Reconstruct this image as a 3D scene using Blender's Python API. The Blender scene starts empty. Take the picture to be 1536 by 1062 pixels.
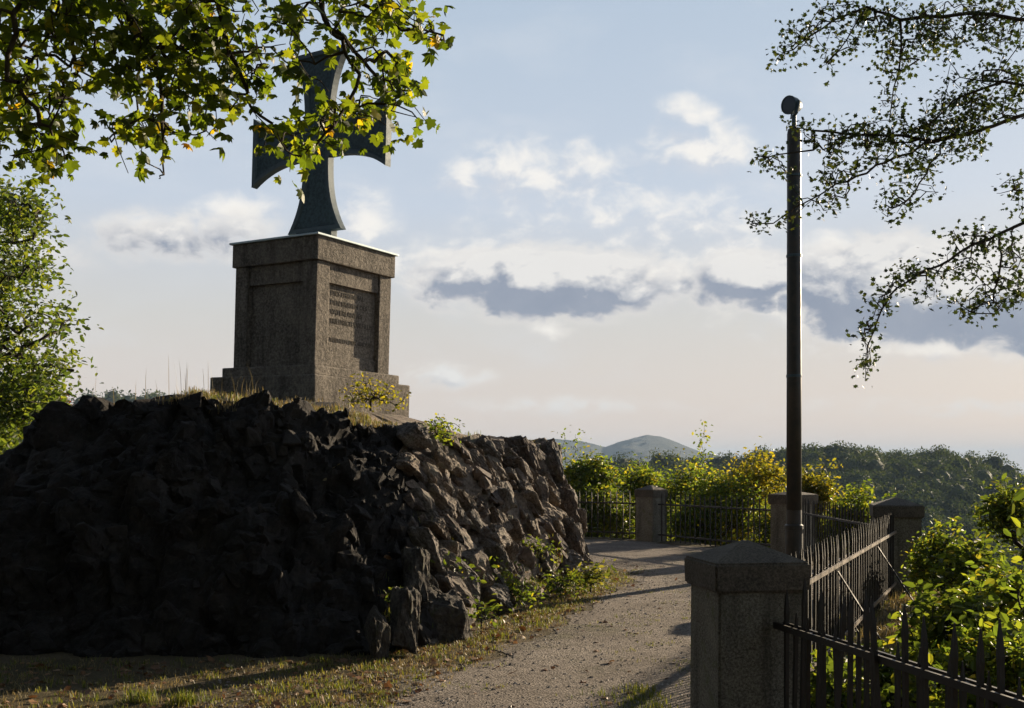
import bpy, bmesh, math, random
import numpy as np
from mathutils import Vector, Matrix, noise, Euler

random.seed(7)
R = np.random.RandomState(11)
rad = math.radians
SC = bpy.context.scene
COL = SC.collection

# ------------------------------------------------------------------ camera
EYE = 1.6
F = 1600.0
cam = bpy.data.cameras.new('camera')
cam.sensor_width = 36.0
cam.lens = 36.0 * F / 1536.0
cam.shift_y = 165.0 / 1536.0
cam.clip_start = 0.05
cam.clip_end = 40000.0
camo = bpy.data.objects.new('camera', cam)
camo.location = (0, 0, EYE)
camo.rotation_euler = (rad(90), 0, 0)
COL.objects.link(camo)
SC.camera = camo

# ------------------------------------------------------------------ light and exposure
SUN_AZ, SUN_EL = 43.5, 14.0          # azimuth clockwise from +Y
SUN_DIR = Vector((math.sin(rad(SUN_AZ)) * math.cos(rad(SUN_EL)),
                  math.cos(rad(SUN_AZ)) * math.cos(rad(SUN_EL)), math.sin(rad(SUN_EL))))
sl = bpy.data.lights.new('sun', 'SUN')
sl.energy = 5.0
sl.angle = rad(0.6)
sl.color = (1.0, 0.82, 0.58)
so = bpy.data.objects.new('sun', sl)
so.rotation_euler = (-SUN_DIR).to_track_quat('-Z', 'Y').to_euler()
so.location = (20, 25, 20)
COL.objects.link(so)
SC.view_settings.view_transform = 'Standard'
SC.view_settings.look = 'None'
SC.view_settings.exposure = 1.3
SC.view_settings.gamma = 1.0
SC.render.engine = 'CYCLES'
cy = SC.cycles
cy.use_denoising = True
cy.max_bounces = 6
cy.diffuse_bounces = 3
cy.transmission_bounces = 4
cy.volume_bounces = 0
cy.transparent_max_bounces = 8
cy.use_adaptive_sampling = True
cy.adaptive_threshold = 0.02


class NT:
    """small helper for node trees"""
    def __init__(self, tree):
        self.t = tree

    def n(self, kind, **kw):
        nd = self.t.nodes.new(kind)
        for k, v in kw.items():
            setattr(nd, k, v)
        return nd

    def l(self, a, b):
        self.t.links.new(a, b)

    def _in(self, sock, v):
        if isinstance(v, bpy.types.NodeSocket):
            self.l(v, sock)
        elif v is not None:
            if sock.type == 'RGBA' and len(v) == 3:
                v = (*v, 1)
            sock.default_value = v

    def math(self, op, a, b=None, c=None, clamp=False):
        nd = self.n('ShaderNodeMath', operation=op, use_clamp=clamp)
        self._in(nd.inputs[0], a)
        if b is not None:
            self._in(nd.inputs[1], b)
        if c is not None:
            self._in(nd.inputs[2], c)
        return nd.outputs[0]

    def vmath(self, op, a, b=None):
        nd = self.n('ShaderNodeVectorMath', operation=op)
        self._in(nd.inputs[0], a)
        if b is not None:
            self._in(nd.inputs[1], b)
        return nd.outputs['Value'] if op in ('LENGTH', 'DOT_PRODUCT') else nd.outputs[0]

    def mix(self, f, a, b, mode='MIX'):
        nd = self.n('ShaderNodeMix', data_type='RGBA', blend_type=mode)
        nd.clamp_factor = True
        self._in(nd.inputs[0], f)
        self._in(nd.inputs[6], a)
        self._in(nd.inputs[7], b)
        return nd.outputs[2]

    def smooth(self, v, lo, hi, a=0.0, b=1.0):
        nd = self.n('ShaderNodeMapRange', interpolation_type='SMOOTHSTEP')
        self._in(nd.inputs['Value'], v)
        nd.inputs['From Min'].default_value = lo
        nd.inputs['From Max'].default_value = hi
        nd.inputs['To Min'].default_value = a
        nd.inputs['To Max'].default_value = b
        return nd.outputs[0]

    def noise(self, vec, scale, detail=4, rough=0.55, dist=0.0, out=0):
        nd = self.n('ShaderNodeTexNoise')
        if vec is not None:
            self._in(nd.inputs['Vector'], vec)
        nd.inputs['Scale'].default_value = scale
        nd.inputs['Detail'].default_value = detail
        nd.inputs['Roughness'].default_value = rough
        nd.inputs['Distortion'].default_value = dist
        return nd.outputs[out]

    def ramp(self, f, stops, mode='LINEAR'):
        nd = self.n('ShaderNodeValToRGB')
        cr = nd.color_ramp
        cr.interpolation = mode
        while len(cr.elements) < len(stops):
            cr.elements.new(0.5)
        for e, (p, c) in zip(cr.elements, stops):
            e.position = p
            e.color = (*c, 1) if len(c) == 3 else c
        self._in(nd.inputs[0], f)
        return nd.outputs[0]


def srgb(r, g, b):
    return tuple(((c / 255) / 12.92 if c / 255 <= 0.04045 else ((c / 255 + 0.055) / 1.055) ** 2.4) for c in (r, g, b))


# ------------------------------------------------------------------ world: sky and clouds by direction
def build_world():
    w = bpy.data.worlds.new('World')
    SC.world = w
    w.use_nodes = True
    t = w.node_tree
    t.nodes.clear()
    N = NT(t)
    tc = N.n('ShaderNodeTexCoord')
    d = tc.outputs['Generated']
    sep = N.n('ShaderNodeSeparateXYZ')
    N.l(d, sep.inputs[0])
    az = N.math('ARCTAN2', sep.outputs[0], sep.outputs[1])
    el = N.math('ARCSINE', sep.outputs[2])
    comb = N.n('ShaderNodeCombineXYZ')
    N.l(az, comb.inputs[0])
    N.l(el, comb.inputs[1])
    v = comb.outputs[0]

    def ang(px, py):
        X = (px - 768) / F
        Z = (696 - py) / F
        return math.atan(X), math.atan(Z / math.sqrt(1 + X * X))

    def field_group(name, blobs, nscale, namp, detail=7):
        g = bpy.data.node_groups.new(name, 'ShaderNodeTree')
        g.interface.new_socket('Vector', in_out='INPUT', socket_type='NodeSocketVector')
        g.interface.new_socket('Value', in_out='OUTPUT', socket_type='NodeSocketFloat')
        G = NT(g)
        gi = G.n('NodeGroupInput')
        go = G.n('NodeGroupOutput')
        vec = gi.outputs[0]
        wn = G.noise(vec, nscale * 0.45, 3, 0.5, out=1)
        wv = G.vmath('MULTIPLY', G.vmath('SUBTRACT', wn, (0.5, 0.5, 0.5)), (0.05, 0.03, 0))
        p = G.vmath('ADD', vec, wv)
        acc = None
        for (px, py, rx, ry, amp) in blobs:
            a, e = ang(px, py)
            q = G.vmath('MULTIPLY', G.vmath('SUBTRACT', p, (a, e, 0)), (F / rx, F / ry, 0))
            f = G.math('MULTIPLY', G.math('SUBTRACT', 1.0, G.vmath('LENGTH', q), clamp=True), amp)
            acc = f if acc is None else G.math('MAXIMUM', acc, f)
        n1 = G.noise(G.vmath('MULTIPLY', vec, (1, 1.5, 1)), nscale, detail, 0.58, 0.35)
        wgt = G.math('MULTIPLY', acc, 4.0, clamp=True)
        out = G.math('ADD', acc, G.math('MULTIPLY', G.math('MULTIPLY', G.math('SUBTRACT', n1, 0.5), namp), wgt))
        G.l(out, go.inputs[0])
        return g

    white = [(790, 262, 150, 60, 0.8), (880, 240, 60, 40, 0.8), (1050, 215, 100, 50, 0.9), (1035, 165, 60, 35, 0.8), (700, 265, 60, 40, .75),
             (910, 315, 130, 45, 0.65), (1000, 330, 260, 90, 0.5), (860, 300, 260, 110, 0.45), (545, 335, 78, 75, 1.0), (590, 390, 60, 50, .7), (355, 318, 90, 32, 0.8), (215, 338, 75, 28, 0.65),
             (980, 408, 90, 58, 0.95), (700, 385, 130, 45, 0.75), (825, 492, 40, 22, 0.6), (1105, 395, 95, 52, 1.0), (1235, 378, 55, 42, 1.0),
             (1180, 470, 160, 50, .6), (1420, 385, 170, 36, .8), (1400, 520, 260, 30, .6), (640, 400, 90, 60, .6),
             (-300, 330, 260, 70, .9), (2100, 300, 400, 90, .9), (2900, 350, 500, 110, .9), (-1000, 280, 300, 90, .9)]
    dark = [(820, 422, 235, 72, 1.4), (730, 415, 130, 56, 1.1), (900, 408, 120, 52, 1.1), (1115, 422, 105, 54, 1.35), (1010, 430, 60, 24, 0.6),
            (1310, 430, 175, 86, 1.5), (1450, 436, 265, 88, 1.8), (1700, 440, 330, 92, 1.8), (270, 352, 190, 48, 0.6), (350, 345, 90, 40, .5),
            (670, 568, 95, 30, 0.5), (1150, 460, 50, 20, .6), (1400, 610, 300, 20, .3), (850, 610, 260, 20, .3),
            (-200, 360, 300, 60, .9), (2500, 400, 500, 90, 1.0)]
    gw = field_group('white_clouds', white, 30.0, 1.7, 9)
    gd = field_group('grey_clouds', dark, 32.0, 1.25, 9)

    def use(g, vec):
        nd = N.n('ShaderNodeGroup')
        nd.node_tree = g
        N.l(vec, nd.inputs[0])
        return nd.outputs[0]
    off = (0.012, 0.016, 0)
    fw = use(gw, v)
    fw2 = use(gw, N.vmath('ADD', v, off))
    fd = use(gd, v)
    fd2 = use(gd, N.vmath('ADD', v, off))

    sky = N.n('ShaderNodeTexSky')
    sky.sky_type = 'NISHITA'
    sky.sun_disc = False
    sky.sun_elevation = rad(SUN_EL)
    sky.sun_rotation = rad(SUN_AZ)
    sky.air_density = 1.0
    sky.dust_density = 1.5
    sky.ozone_density = 1.5
    skyc = N.vmath('SCALE', sky.outputs[0])
    t.nodes[-1].inputs['Scale'].default_value = 0.06
    # thin high veil that covers the blue more and more towards the horizon
    e01 = N.math('DIVIDE', el, rad(90), clamp=True)
    veil = N.ramp(e01, [(0.0, srgb(231, 209, 195)), (0.03, srgb(224, 209, 199)), (0.085, srgb(212, 209, 205)),
                        (0.15, srgb(200, 210, 224)), (0.26, srgb(185, 201, 219)), (0.45, srgb(104, 124, 152)), (1.0, srgb(62, 80, 108))])
    veilf = N.ramp(e01, [(0.0, (0.92,) * 3), (0.25, (0.86,) * 3), (1.0, (0.6,) * 3)])
    vn = N.noise(N.vmath('MULTIPLY', v, (1, 2.5, 1)), 5.0, 5, 0.55, 0.3)
    wisp = N.smooth(vn, 0.45, 0.72, 0.0, 0.35)
    base = N.mix(veilf, skyc, veil)
    base = N.mix(N.math('MULTIPLY', wisp, N.smooth(el, 0.05, 0.12)), base, srgb(214, 218, 224))
    # white clouds
    lw = N.math('MULTIPLY_ADD', N.math('SUBTRACT', fw, fw2), 2.2, 0.5, clamp=True)
    wc = N.mix(lw, srgb(206, 209, 216), srgb(246, 241, 234))
    base = N.mix(N.smooth(fw, 0.0, 0.9, 0, 0.85), base, wc)
    # grey cloud bodies with bright fringes
    ld = N.math('MULTIPLY_ADD', N.math('SUBTRACT', fd, fd2), 2.2, 0.0, clamp=True)
    core = N.smooth(fd, 0.16, 0.56)
    grey = N.mix(N.noise(v, 16.0, 5, 0.6), srgb(118, 131, 154), srgb(162, 168, 180))
    dc = N.mix(core, srgb(222, 218, 214), grey)
    dc = N.mix(N.math('MULTIPLY', ld, 0.8), dc, srgb(244, 240, 234))
    base = N.mix(N.smooth(fd, 0.0, 0.45, 0, 0.95), base, dc)
    # the sky away from the sun is darker
    ca = N.vmath('DOT_PRODUCT', d, tuple(SUN_DIR))
    base = N.mix(N.smooth(ca, -0.55, 0.36), N.mix(1.0, base, (0.30, 0.32, 0.35), 'MULTIPLY'), base)
    bg = N.n('ShaderNodeBackground')
    N.l(base, bg.inputs[0])
    bg.inputs[1].default_value = 0.445
    o = N.n('ShaderNodeOutputWorld')
    N.l(bg.outputs[0], o.inputs[0])


build_world()


# ------------------------------------------------------------------ helpers
def P(px, py, d):
    """world point seen at photo pixel px,py at depth d metres"""
    return Vector(((px - 768) / F * d, d, EYE + (696 - py) / F * d))


def tag(o, label=None, cat=None, group=None, kind=None):
    if label:
        o['label'] = label
    if cat:
        o['category'] = cat
    if group:
        o['group'] = group
    if kind:
        o['kind'] = kind
    return o


def empty(name, loc, label, cat, group=None, rz=0.0):
    o = bpy.data.objects.new(name, None)
    o.empty_display_size = 0.2
    o.location = loc
    o.rotation_euler = (0, 0, rz)
    COL.objects.link(o)
    return tag(o, label, cat, group)


def link(name, me, mat=None, parent=None, loc=None):
    o = bpy.data.objects.new(name, me)
    if mat is not None and not me.materials:
        me.materials.append(mat)
    COL.objects.link(o)
    if parent is not None:
        o.parent = parent
    if loc is not None:
        o.location = loc
    return o


def mesh_np(name, verts, faces, smooth=False):
    """verts (n,3); faces: list of integer arrays (m,k) with any k"""
    verts = np.asarray(verts, dtype=np.float32)
    fl = [np.asarray(f, dtype=np.int32) for f in (faces if isinstance(faces, list) else [faces])]
    me = bpy.data.meshes.new(name)
    me.vertices.add(len(verts))
    me.vertices.foreach_set('co', verts.ravel())
    idx = np.concatenate([f.ravel() for f in fl])
    tot = np.concatenate([np.full(len(f), f.shape[1], np.int32) for f in fl])
    st = np.concatenate([[0], np.cumsum(tot)[:-1]]).astype(np.int32)
    me.loops.add(len(idx))
    me.loops.foreach_set('vertex_index', idx)
    me.polygons.add(len(tot))
    me.polygons.foreach_set('loop_start', st)
    me.polygons.foreach_set('loop_total', tot)
    me.polygons.foreach_set('use_smooth', np.full(len(tot), smooth, bool))
    me.update(calc_edges=True)
    me.validate()
    return me


def bm_mesh(name, bm, smooth=False):
    me = bpy.data.meshes.new(name)
    bmesh.ops.recalc_face_normals(bm, faces=bm.faces)
    bm.to_mesh(me)
    bm.free()
    if smooth:
        for p in me.polygons:
            p.use_smooth = True
    return me


def box(bm, x0, x1, y0, y1, z0, z1, bev=0.0):
    vs = [bm.verts.new((x, y, z)) for x in (x0, x1) for y in (y0, y1) for z in (z0, z1)]
    q = [(0, 1, 3, 2), (4, 6, 7, 5), (0, 4, 5, 1), (2, 3, 7, 6), (0, 2, 6, 4), (1, 5, 7, 3)]
    fs = [bm.faces.new([vs[i] for i in f]) for f in q]
    if bev:
        es = list({e for f in fs for e in f.edges})
        bmesh.ops.bevel(bm, geom=es, offset=bev, segments=2, affect='EDGES', profile=0.6)


def bar_between(bm, a, b, w, h=None):
    """square bar from a to b"""
    a, b = Vector(a), Vector(b)
    h = h or w
    dv = (b - a)
    q = dv.to_track_quat('Z', 'Y').to_matrix().to_4x4()
    m = Matrix.Translation((a + b) / 2) @ q @ Matrix.Diagonal((w, h, dv.length, 1))
    bmesh.ops.create_cube(bm, size=1.0, matrix=m)


def lathe(bm, prof, seg=20, cap=True):
    rings = []
    for r, z in prof:
        rings.append([bm.verts.new((r * math.cos(2 * math.pi * i / seg), r * math.sin(2 * math.pi * i / seg), z)) for i in range(seg)])
    for a, b in zip(rings, rings[1:]):
        for i in range(seg):
            j = (i + 1) % seg
            bm.faces.new((a[i], a[j], b[j], b[i]))
    if cap:
        bm.faces.new(list(reversed(rings[0])))
        bm.faces.new(rings[-1])


# ------------------------------------------------------------------ materials
def new_mat(name):
    m = bpy.data.materials.new(name)
    m.use_nodes = True
    t = m.node_tree
    t.nodes.clear()
    N = NT(t)
    o = N.n('ShaderNodeOutputMaterial')
    b = N.n('ShaderNodeBsdfPrincipled')
    N.l(b.outputs[0], o.inputs['Surface'])
    return m, N, b, o


def mat_stone(name, cols, scale=3.0, rough=0.9, bump=0.3, bscale=40.0, speck=0.0, lichen=None, bdist=0.01, streak=0.0, tint=False):
    m, N, b, o = new_mat(name)
    tc = N.n('ShaderNodeTexCoord').outputs['Object']
    n1 = N.noise(tc, scale, 8, 0.62, 0.4)
    c = N.ramp(n1, [(0.28 + 0.44 * i / max(1, len(cols) - 1), col) for i, col in enumerate(cols)])
    n2 = N.noise(tc, bscale, 5, 0.7)
    if speck:
        c = N.mix(N.smooth(n2, 0.35, 0.7, 0, speck), c, tuple(min(1, x * 1.9) for x in cols[-1]))
        c = N.mix(N.smooth(N.noise(tc, bscale * 1.7, 3, 0.7), 0.5, 0.72, 0, speck), c, tuple(x * 0.35 for x in cols[0]))
    if lichen:
        n3 = N.noise(tc, scale * 1.7, 6, 0.7, 0.6)
        c = N.mix(N.smooth(n3, 0.55, 0.68, 0, 0.7), c, lichen)
    if tint:        # every stone its own tone
        oi = N.n('ShaderNodeObjectInfo').outputs['Random']
        c = N.mix(1.0, c, N.ramp(oi, [(0, (0.55, 0.5, 0.5)), (0.35, (1.0, 0.93, 0.85)), (0.7, (0.8, 0.82, 0.85)), (1, (1.35, 1.25, 1.1))]), 'MULTIPLY')
    if streak:      # rain streaks and grime running down
        sn = N.noise(N.vmath('MULTIPLY', tc, (6.0, 6.0, 0.7)), 1.0, 6, 0.65, 0.3)
        c = N.mix(N.smooth(sn, 0.45, 0.7, 0, streak), c, tuple(x * 0.5 for x in cols[0]))
    N.l(c, b.inputs['Base Color'])
    b.inputs['Roughness'].default_value = rough
    b.inputs['Specular IOR Level'].default_value = 0.25
    bp = N.n('ShaderNodeBump')
    bp.inputs['Strength'].default_value = bump
    bp.inputs['Distance'].default_value = bdist
    hsum = N.math('ADD', n2, N.math('MULTIPLY', n1, 2.0))
    N.l(hsum, bp.inputs['Height'])
    N.l(bp.outputs[0], b.inputs['Normal'])
    return m


def mat_metal(name, col, col2, rough=0.5, metallic=0.5, scale=12.0, bump=0.1):
    m, N, b, o = new_mat(name)
    tc = N.n('ShaderNodeTexCoord').outputs['Object']
    n = N.noise(tc, scale, 6, 0.65, 0.3)
    N.l(N.mix(N.smooth(n, 0.35, 0.68), col, col2), b.inputs['Base Color'])
    N.l(N.smooth(n, 0.2, 0.8, rough - 0.1, rough + 0.2), b.inputs['Roughness'])
    b.inputs['Metallic'].default_value = metallic
    bp = N.n('ShaderNodeBump')
    bp.inputs['Strength'].default_value = bump
    bp.inputs['Distance'].default_value = 0.004
    N.l(N.noise(tc, scale * 8, 4, 0.7), bp.inputs['Height'])
    N.l(bp.outputs[0], b.inputs['Normal'])
    return m


def mat_leaf(name, stops, trans=0.45, tcol=None, rough=0.5):
    m, N, b, o = new_mat(name)
    rnd = N.n('ShaderNodeNewGeometry').outputs['Random Per Island']
    c = N.ramp(rnd, stops)
    N.l(c, b.inputs['Base Color'])
    b.inputs['Roughness'].default_value = rough
    b.inputs['Specular IOR Level'].default_value = 0.3
    tr = N.n('ShaderNodeBsdfTranslucent')
    tc = N.mix(1.0, c, tcol or (1.9, 1.75, 0.7), 'MULTIPLY')
    N.l(tc, tr.inputs[0])
    mx = N.n('ShaderNodeMixShader')
    mx.inputs[0].default_value = trans
    N.l(b.outputs[0], mx.inputs[1])
    N.l(tr.outputs[0], mx.inputs[2])
    N.l(mx.outputs[0], o.inputs['Surface'])
    return m


M = {}
M['granite'] = mat_stone('weathered_stone', [(0.05, 0.043, 0.036), (0.11, 0.095, 0.078), (0.20, 0.172, 0.140)], 1.8, 0.92, 0.8, 26.0, 0.6, bdist=0.02, streak=0.55)
M['pillar'] = mat_stone('grey_granite', [(0.05, 0.046, 0.036), (0.105, 0.096, 0.078), (0.17, 0.155, 0.125)], 4.0, 0.9, 0.9, 70.0, 0.8, lichen=(0.10, 0.11, 0.05), bdist=0.006, streak=0.6)
M['pillar_cap'] = mat_stone('dark_cap_stone', [(0.025, 0.022, 0.018), (0.06, 0.051, 0.042), (0.12, 0.103, 0.084)], 5.0, 0.9, 0.8, 80.0, 0.6, bdist=0.004)
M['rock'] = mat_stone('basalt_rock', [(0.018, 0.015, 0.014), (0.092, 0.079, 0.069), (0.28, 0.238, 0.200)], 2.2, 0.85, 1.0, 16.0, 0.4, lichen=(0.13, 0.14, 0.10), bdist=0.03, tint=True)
M['rockmid'] = mat_stone('half_shaded_mossy_rock', [(0.012, 0.010, 0.009), (0.035, 0.030, 0.025), (0.09, 0.076, 0.062)], 3.0, 0.9, 1.0, 16.0, 0.4, lichen=(0.06, 0.07, 0.03), bdist=0.03)  # mossy rock, darkened to stand in for shade at the mound corner
M['rockdark'] = mat_stone('shaded_basalt_soil', [(0.006, 0.005, 0.0045), (0.013, 0.011, 0.010), (0.038, 0.032, 0.028)], 1.7, 0.95, 0.9, 16.0, 0.2, bdist=0.03)  # soil and rock with the front's shade put into the colour
M['iron'] = mat_metal('black_iron', (0.011, 0.010, 0.009), (0.028, 0.020, 0.015), 0.5, 0.2, 18.0)
M['railiron'] = mat_metal('sunlit_rail_iron', (0.12, 0.10, 0.085), (0.22, 0.17, 0.13), 0.38, 0.4, 14.0)  # pale iron tone stands in for sunlight on the rails
M['crossiron'] = mat_metal('patinated_iron', (0.020, 0.040, 0.050), (0.070, 0.112, 0.128), 0.65, 0.1, 22.0, 0.9)
M['crossrim'] = mat_metal('patinated_rim', (0.045, 0.07, 0.082), (0.08, 0.11, 0.122), 0.5, 0.25, 9.0, 0.3)
M['zinc'] = mat_metal('zinc_sheet', (0.36, 0.44, 0.47), (0.48, 0.56, 0.58), 0.45, 0.3, 5.0)
M['polepaint'] = mat_metal('dark_pole_paint', (0.014, 0.017, 0.015), (0.045, 0.036, 0.028), 0.48, 0.15, 6.0)
M['lampbody'] = mat_metal('lamp_body', (0.03, 0.055, 0.07), (0.05, 0.08, 0.09), 0.4, 0.4, 10.0)
M['bark'] = mat_stone('bark', [(0.02, 0.017, 0.013), (0.045, 0.036, 0.028), (0.08, 0.065, 0.05)], 6.0, 0.95, 0.8, 30.0, bdist=0.01)
M['letter'] = mat_stone('letter_grooves', [(0.08, 0.069, 0.056), (0.115, 0.10, 0.082)], 6.0, 0.95, 0.1, 30.0)
m, N, b, o = new_mat('lamp_glass')
b.inputs['Base Color'].default_value = (0.045, 0.065, 0.10, 1)
b.inputs['Roughness'].default_value = 0.55
b.inputs['Metallic'].default_value = 0.0
M['glass'] = m
M['maple'] = mat_leaf('maple_leaf', [(0.0, (0.026, 0.040, 0.010)), (0.4, (0.055, 0.082, 0.014)), (0.8, (0.10, 0.122, 0.018)), (0.95, (0.12, 0.135, 0.02)), (0.985, (0.22, 0.19, 0.02)), (1.0, (0.34, 0.20, 0.02))], 0.58, (2.6, 2.5, 0.6))
M['hawthorn'] = mat_leaf('hawthorn_leaf', [(0.0, (0.016, 0.028, 0.014)), (0.7, (0.03, 0.05, 0.018)), (1.0, (0.07, 0.085, 0.022))], 0.25)
M['rowan'] = mat_leaf('rowan_leaf', [(0.0, (0.035, 0.06, 0.018)), (0.6, (0.075, 0.108, 0.028)), (1.0, (0.14, 0.16, 0.035))], 0.5, (2.1, 2.0, 0.7))
M['bush'] = mat_leaf('bush_leaf', [(0.0, (0.035, 0.055, 0.018)), (0.5, (0.065, 0.10, 0.024)), (0.85, (0.12, 0.14, 0.028)), (1.0, (0.20, 0.17, 0.03))], 0.6, (2.6, 2.4, 0.7))
M['bushyellow'] = mat_leaf('yellowing_leaf', [(0.0, (0.06, 0.075, 0.018)), (0.6, (0.13, 0.13, 0.022)), (1.0, (0.22, 0.18, 0.03))], 0.58, (2.4, 2.2, 0.7))
M['bushgreen'] = mat_leaf('fresh_leaf', [(0.0, (0.028, 0.046, 0.014)), (0.5, (0.058, 0.09, 0.02)), (0.9, (0.11, 0.14, 0.028)), (1.0, (0.18, 0.16, 0.03))], 0.55, (2.4, 2.1, 0.7))
M['redleaf'] = mat_leaf('red_leaf', [(0.0, (0.10, 0.025, 0.015)), (0.6, (0.09, 0.055, 0.02)), (1.0, (0.22, 0.06, 0.03))], 0.4, (2, 1.5, 1))
M['grass'] = mat_leaf('grass_blade', [(0.0, (0.05, 0.075, 0.018)), (0.5, (0.10, 0.12, 0.028)), (1.0, (0.20, 0.19, 0.05))], 0.4, (1.8, 1.7, 0.7))
M['drygrass'] = mat_leaf('dry_grass_blade', [(0.0, (0.10, 0.085, 0.035)), (0.5, (0.18, 0.14, 0.062)), (1.0, (0.30, 0.24, 0.12))], 0.35, (1.4, 1.3, 1.0))
M['deadleaf'] = mat_leaf('dead_leaf', [(0.0, (0.09, 0.045, 0.02)), (0.5, (0.19, 0.09, 0.035)), (0.9, (0.30, 0.18, 0.09)), (1.0, (0.42, 0.33, 0.22))], 0.2, (1.2, 1.1, 1.0))
M['forest'] = mat_leaf('far_forest', [(0.0, (0.026, 0.042, 0.016)), (0.5, (0.042, 0.066, 0.022)), (1.0, (0.075, 0.090, 0.028))], 0.25, (1.6, 1.5, 0.7), 0.8)
M['forestmass'] = mat_stone('forest_floor', [(0.008, 0.013, 0.007), (0.013, 0.02, 0.009), (0.02, 0.028, 0.012)], 0.12, 1.0, 0.6, 0.5, bdist=2.0)
M['mountain'] = mat_stone('mountain_wood', [(0.006, 0.011, 0.009), (0.012, 0.02, 0.014), (0.022, 0.03, 0.018)], 0.03, 1.0, 0.6, 0.12, bdist=10.0)
# gravel path
m, N, b, o = new_mat('gravel_path')
tc = N.n('ShaderNodeTexCoord').outputs['Object']
g1 = N.noise(tc, 0.9, 6, 0.6, 0.5)
g2 = N.noise(tc, 70.0, 4, 0.75)
vo = N.n('ShaderNodeTexVoronoi')
vo.inputs['Scale'].default_value = 55.0
N.l(tc, vo.inputs['Vector'])
c = N.ramp(g1, [(0.3, (0.155, 0.124, 0.10)), (0.5, (0.30, 0.252, 0.213)), (0.72, (0.43, 0.37, 0.32))])
c = N.mix(N.smooth(g2, 0.35, 0.7, 0.0, 0.75), c, (0.07, 0.058, 0.048))
c = N.mix(N.smooth(N.noise(tc, 14.0, 5, 0.7), 0.45, 0.7, 0.0, 0.6), c, (0.085, 0.07, 0.05))
c = N.mix(N.smooth(vo.outputs['Color'], 0.6, 0.95, 0.0, 0.45), c, (0.36, 0.31, 0.27))
moss = N.noise(tc, 0.8, 6, 0.65, 0.8)
c = N.mix(N.smooth(moss, 0.53, 0.68, 0.0, 0.6), c, (0.10, 0.10, 0.045))
N.l(c, b.inputs['Base Color'])
b.inputs['Roughness'].default_value = 0.95
b.inputs['Specular IOR Level'].default_value = 0.15
bp = N.n('ShaderNodeBump')
bp.inputs['Strength'].default_value = 1.0
bp.inputs['Distance'].default_value = 0.03
hh = N.math('ADD', N.math('MULTIPLY', vo.outputs['Distance'], 0.8), N.math('ADD', g2, N.math('MULTIPLY', N.noise(tc, 6.0, 4), 2.0)))
N.l(hh, bp.inputs['Height'])
N.l(bp.outputs[0], b.inputs['Normal'])
M['path'] = m
# soil with thin dry turf
m, N, b, o = new_mat('dry_soil')
tc = N.n('ShaderNodeTexCoord').outputs['Object']
g1 = N.noise(tc, 1.3, 7, 0.65, 0.6)
g2 = N.noise(tc, 45.0, 5, 0.75)
c = N.ramp(g1, [(0.3, (0.065, 0.06, 0.028)), (0.5, (0.12, 0.095, 0.055)), (0.7, (0.18, 0.135, 0.085))])
c = N.mix(N.smooth(g2, 0.4, 0.65, 0, 0.7), c, (0.05, 0.04, 0.025))
N.l(c, b.inputs['Base Color'])
b.inputs['Roughness'].default_value = 0.95
b.inputs['Specular IOR Level'].default_value = 0.1
bp = N.n('ShaderNodeBump')
bp.inputs['Strength'].default_value = 0.9
bp.inputs['Distance'].default_value = 0.025
N.l(N.math('ADD', g2, N.math('MULTIPLY', N.noise(tc, 7.0, 4), 2.0)), bp.inputs['Height'])
N.l(bp.outputs[0], b.inputs['Normal'])
M['soil'] = m

# ------------------------------------------------------------------ ground
PD, PC, PB, PA = (1.25, 5.75), (4.79, 13.3), (4.9, 18.6), (2.88, 22.1)
FENCE_L = (-1.6, 25.2)
NEAR_END = (2.02, 2.5)
POLY = np.array([(2.6, -6), NEAR_END, PD, PC, PB, PA, FENCE_L, (-8, 26), (-17, 20), (-17, -6)])


def poly_sd(x, y, poly=POLY):
    """signed distance, positive outside"""
    x = np.asarray(x, float)
    y = np.asarray(y, float)
    dm = np.full(x.shape, 1e18)
    ins = np.zeros(x.shape, bool)
    n = len(poly)
    for i in range(n):
        ax, ay = poly[i]
        bx, by = poly[(i + 1) % n]
        ex, ey = bx - ax, by - ay
        tt = np.clip(((x - ax) * ex + (y - ay) * ey) / (ex * ex + ey * ey), 0, 1)
        dm = np.minimum(dm, (x - ax - tt * ex) ** 2 + (y - ay - tt * ey) ** 2)
        c1 = ((ay <= y) & (y < by)) | ((by <= y) & (y < ay))
        with np.errstate(divide='ignore', invalid='ignore'):
            xi = ax + (y - ay) / (ey if ey else 1e-9) * ex
        ins ^= c1 & (x < xi)
    s = np.sqrt(dm)
    return np.where(ins, -s, s)


def ground_h(x, y):
    s = poly_sd(x, y) - 0.6
    s = np.maximum(s, 0)
    return -(62.0 * (1 - np.exp(-s / 95.0)))


def build_ground():
    rs = np.concatenate([np.arange(0.0, 34, 0.45), 34 * (1.13 ** np.arange(0, 46))])
    rs = np.concatenate([rs[rs < 8800], [9000]])
    na = 240
    an = np.linspace(0, 2 * np.pi, na, endpoint=False)
    X = rs[:, None] * np.sin(an)[None]
    Y = rs[:, None] * np.cos(an)[None] + 10
    Z = ground_h(X, Y)
    V = np.stack([X, Y, Z], -1).reshape(-1, 3)
    i = np.arange(len(rs) - 1)[:, None] * na
    j = np.arange(na)[None]
    q = np.stack([i + j, i + na + j, i + na + (j + 1) % na, i + (j + 1) % na], -1).reshape(-1, 4)
    o = link('ground', mesh_np('ground', V, q[:, ::-1], True), M['soil'])
    tag(o, kind='structure')


build_ground()

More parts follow.
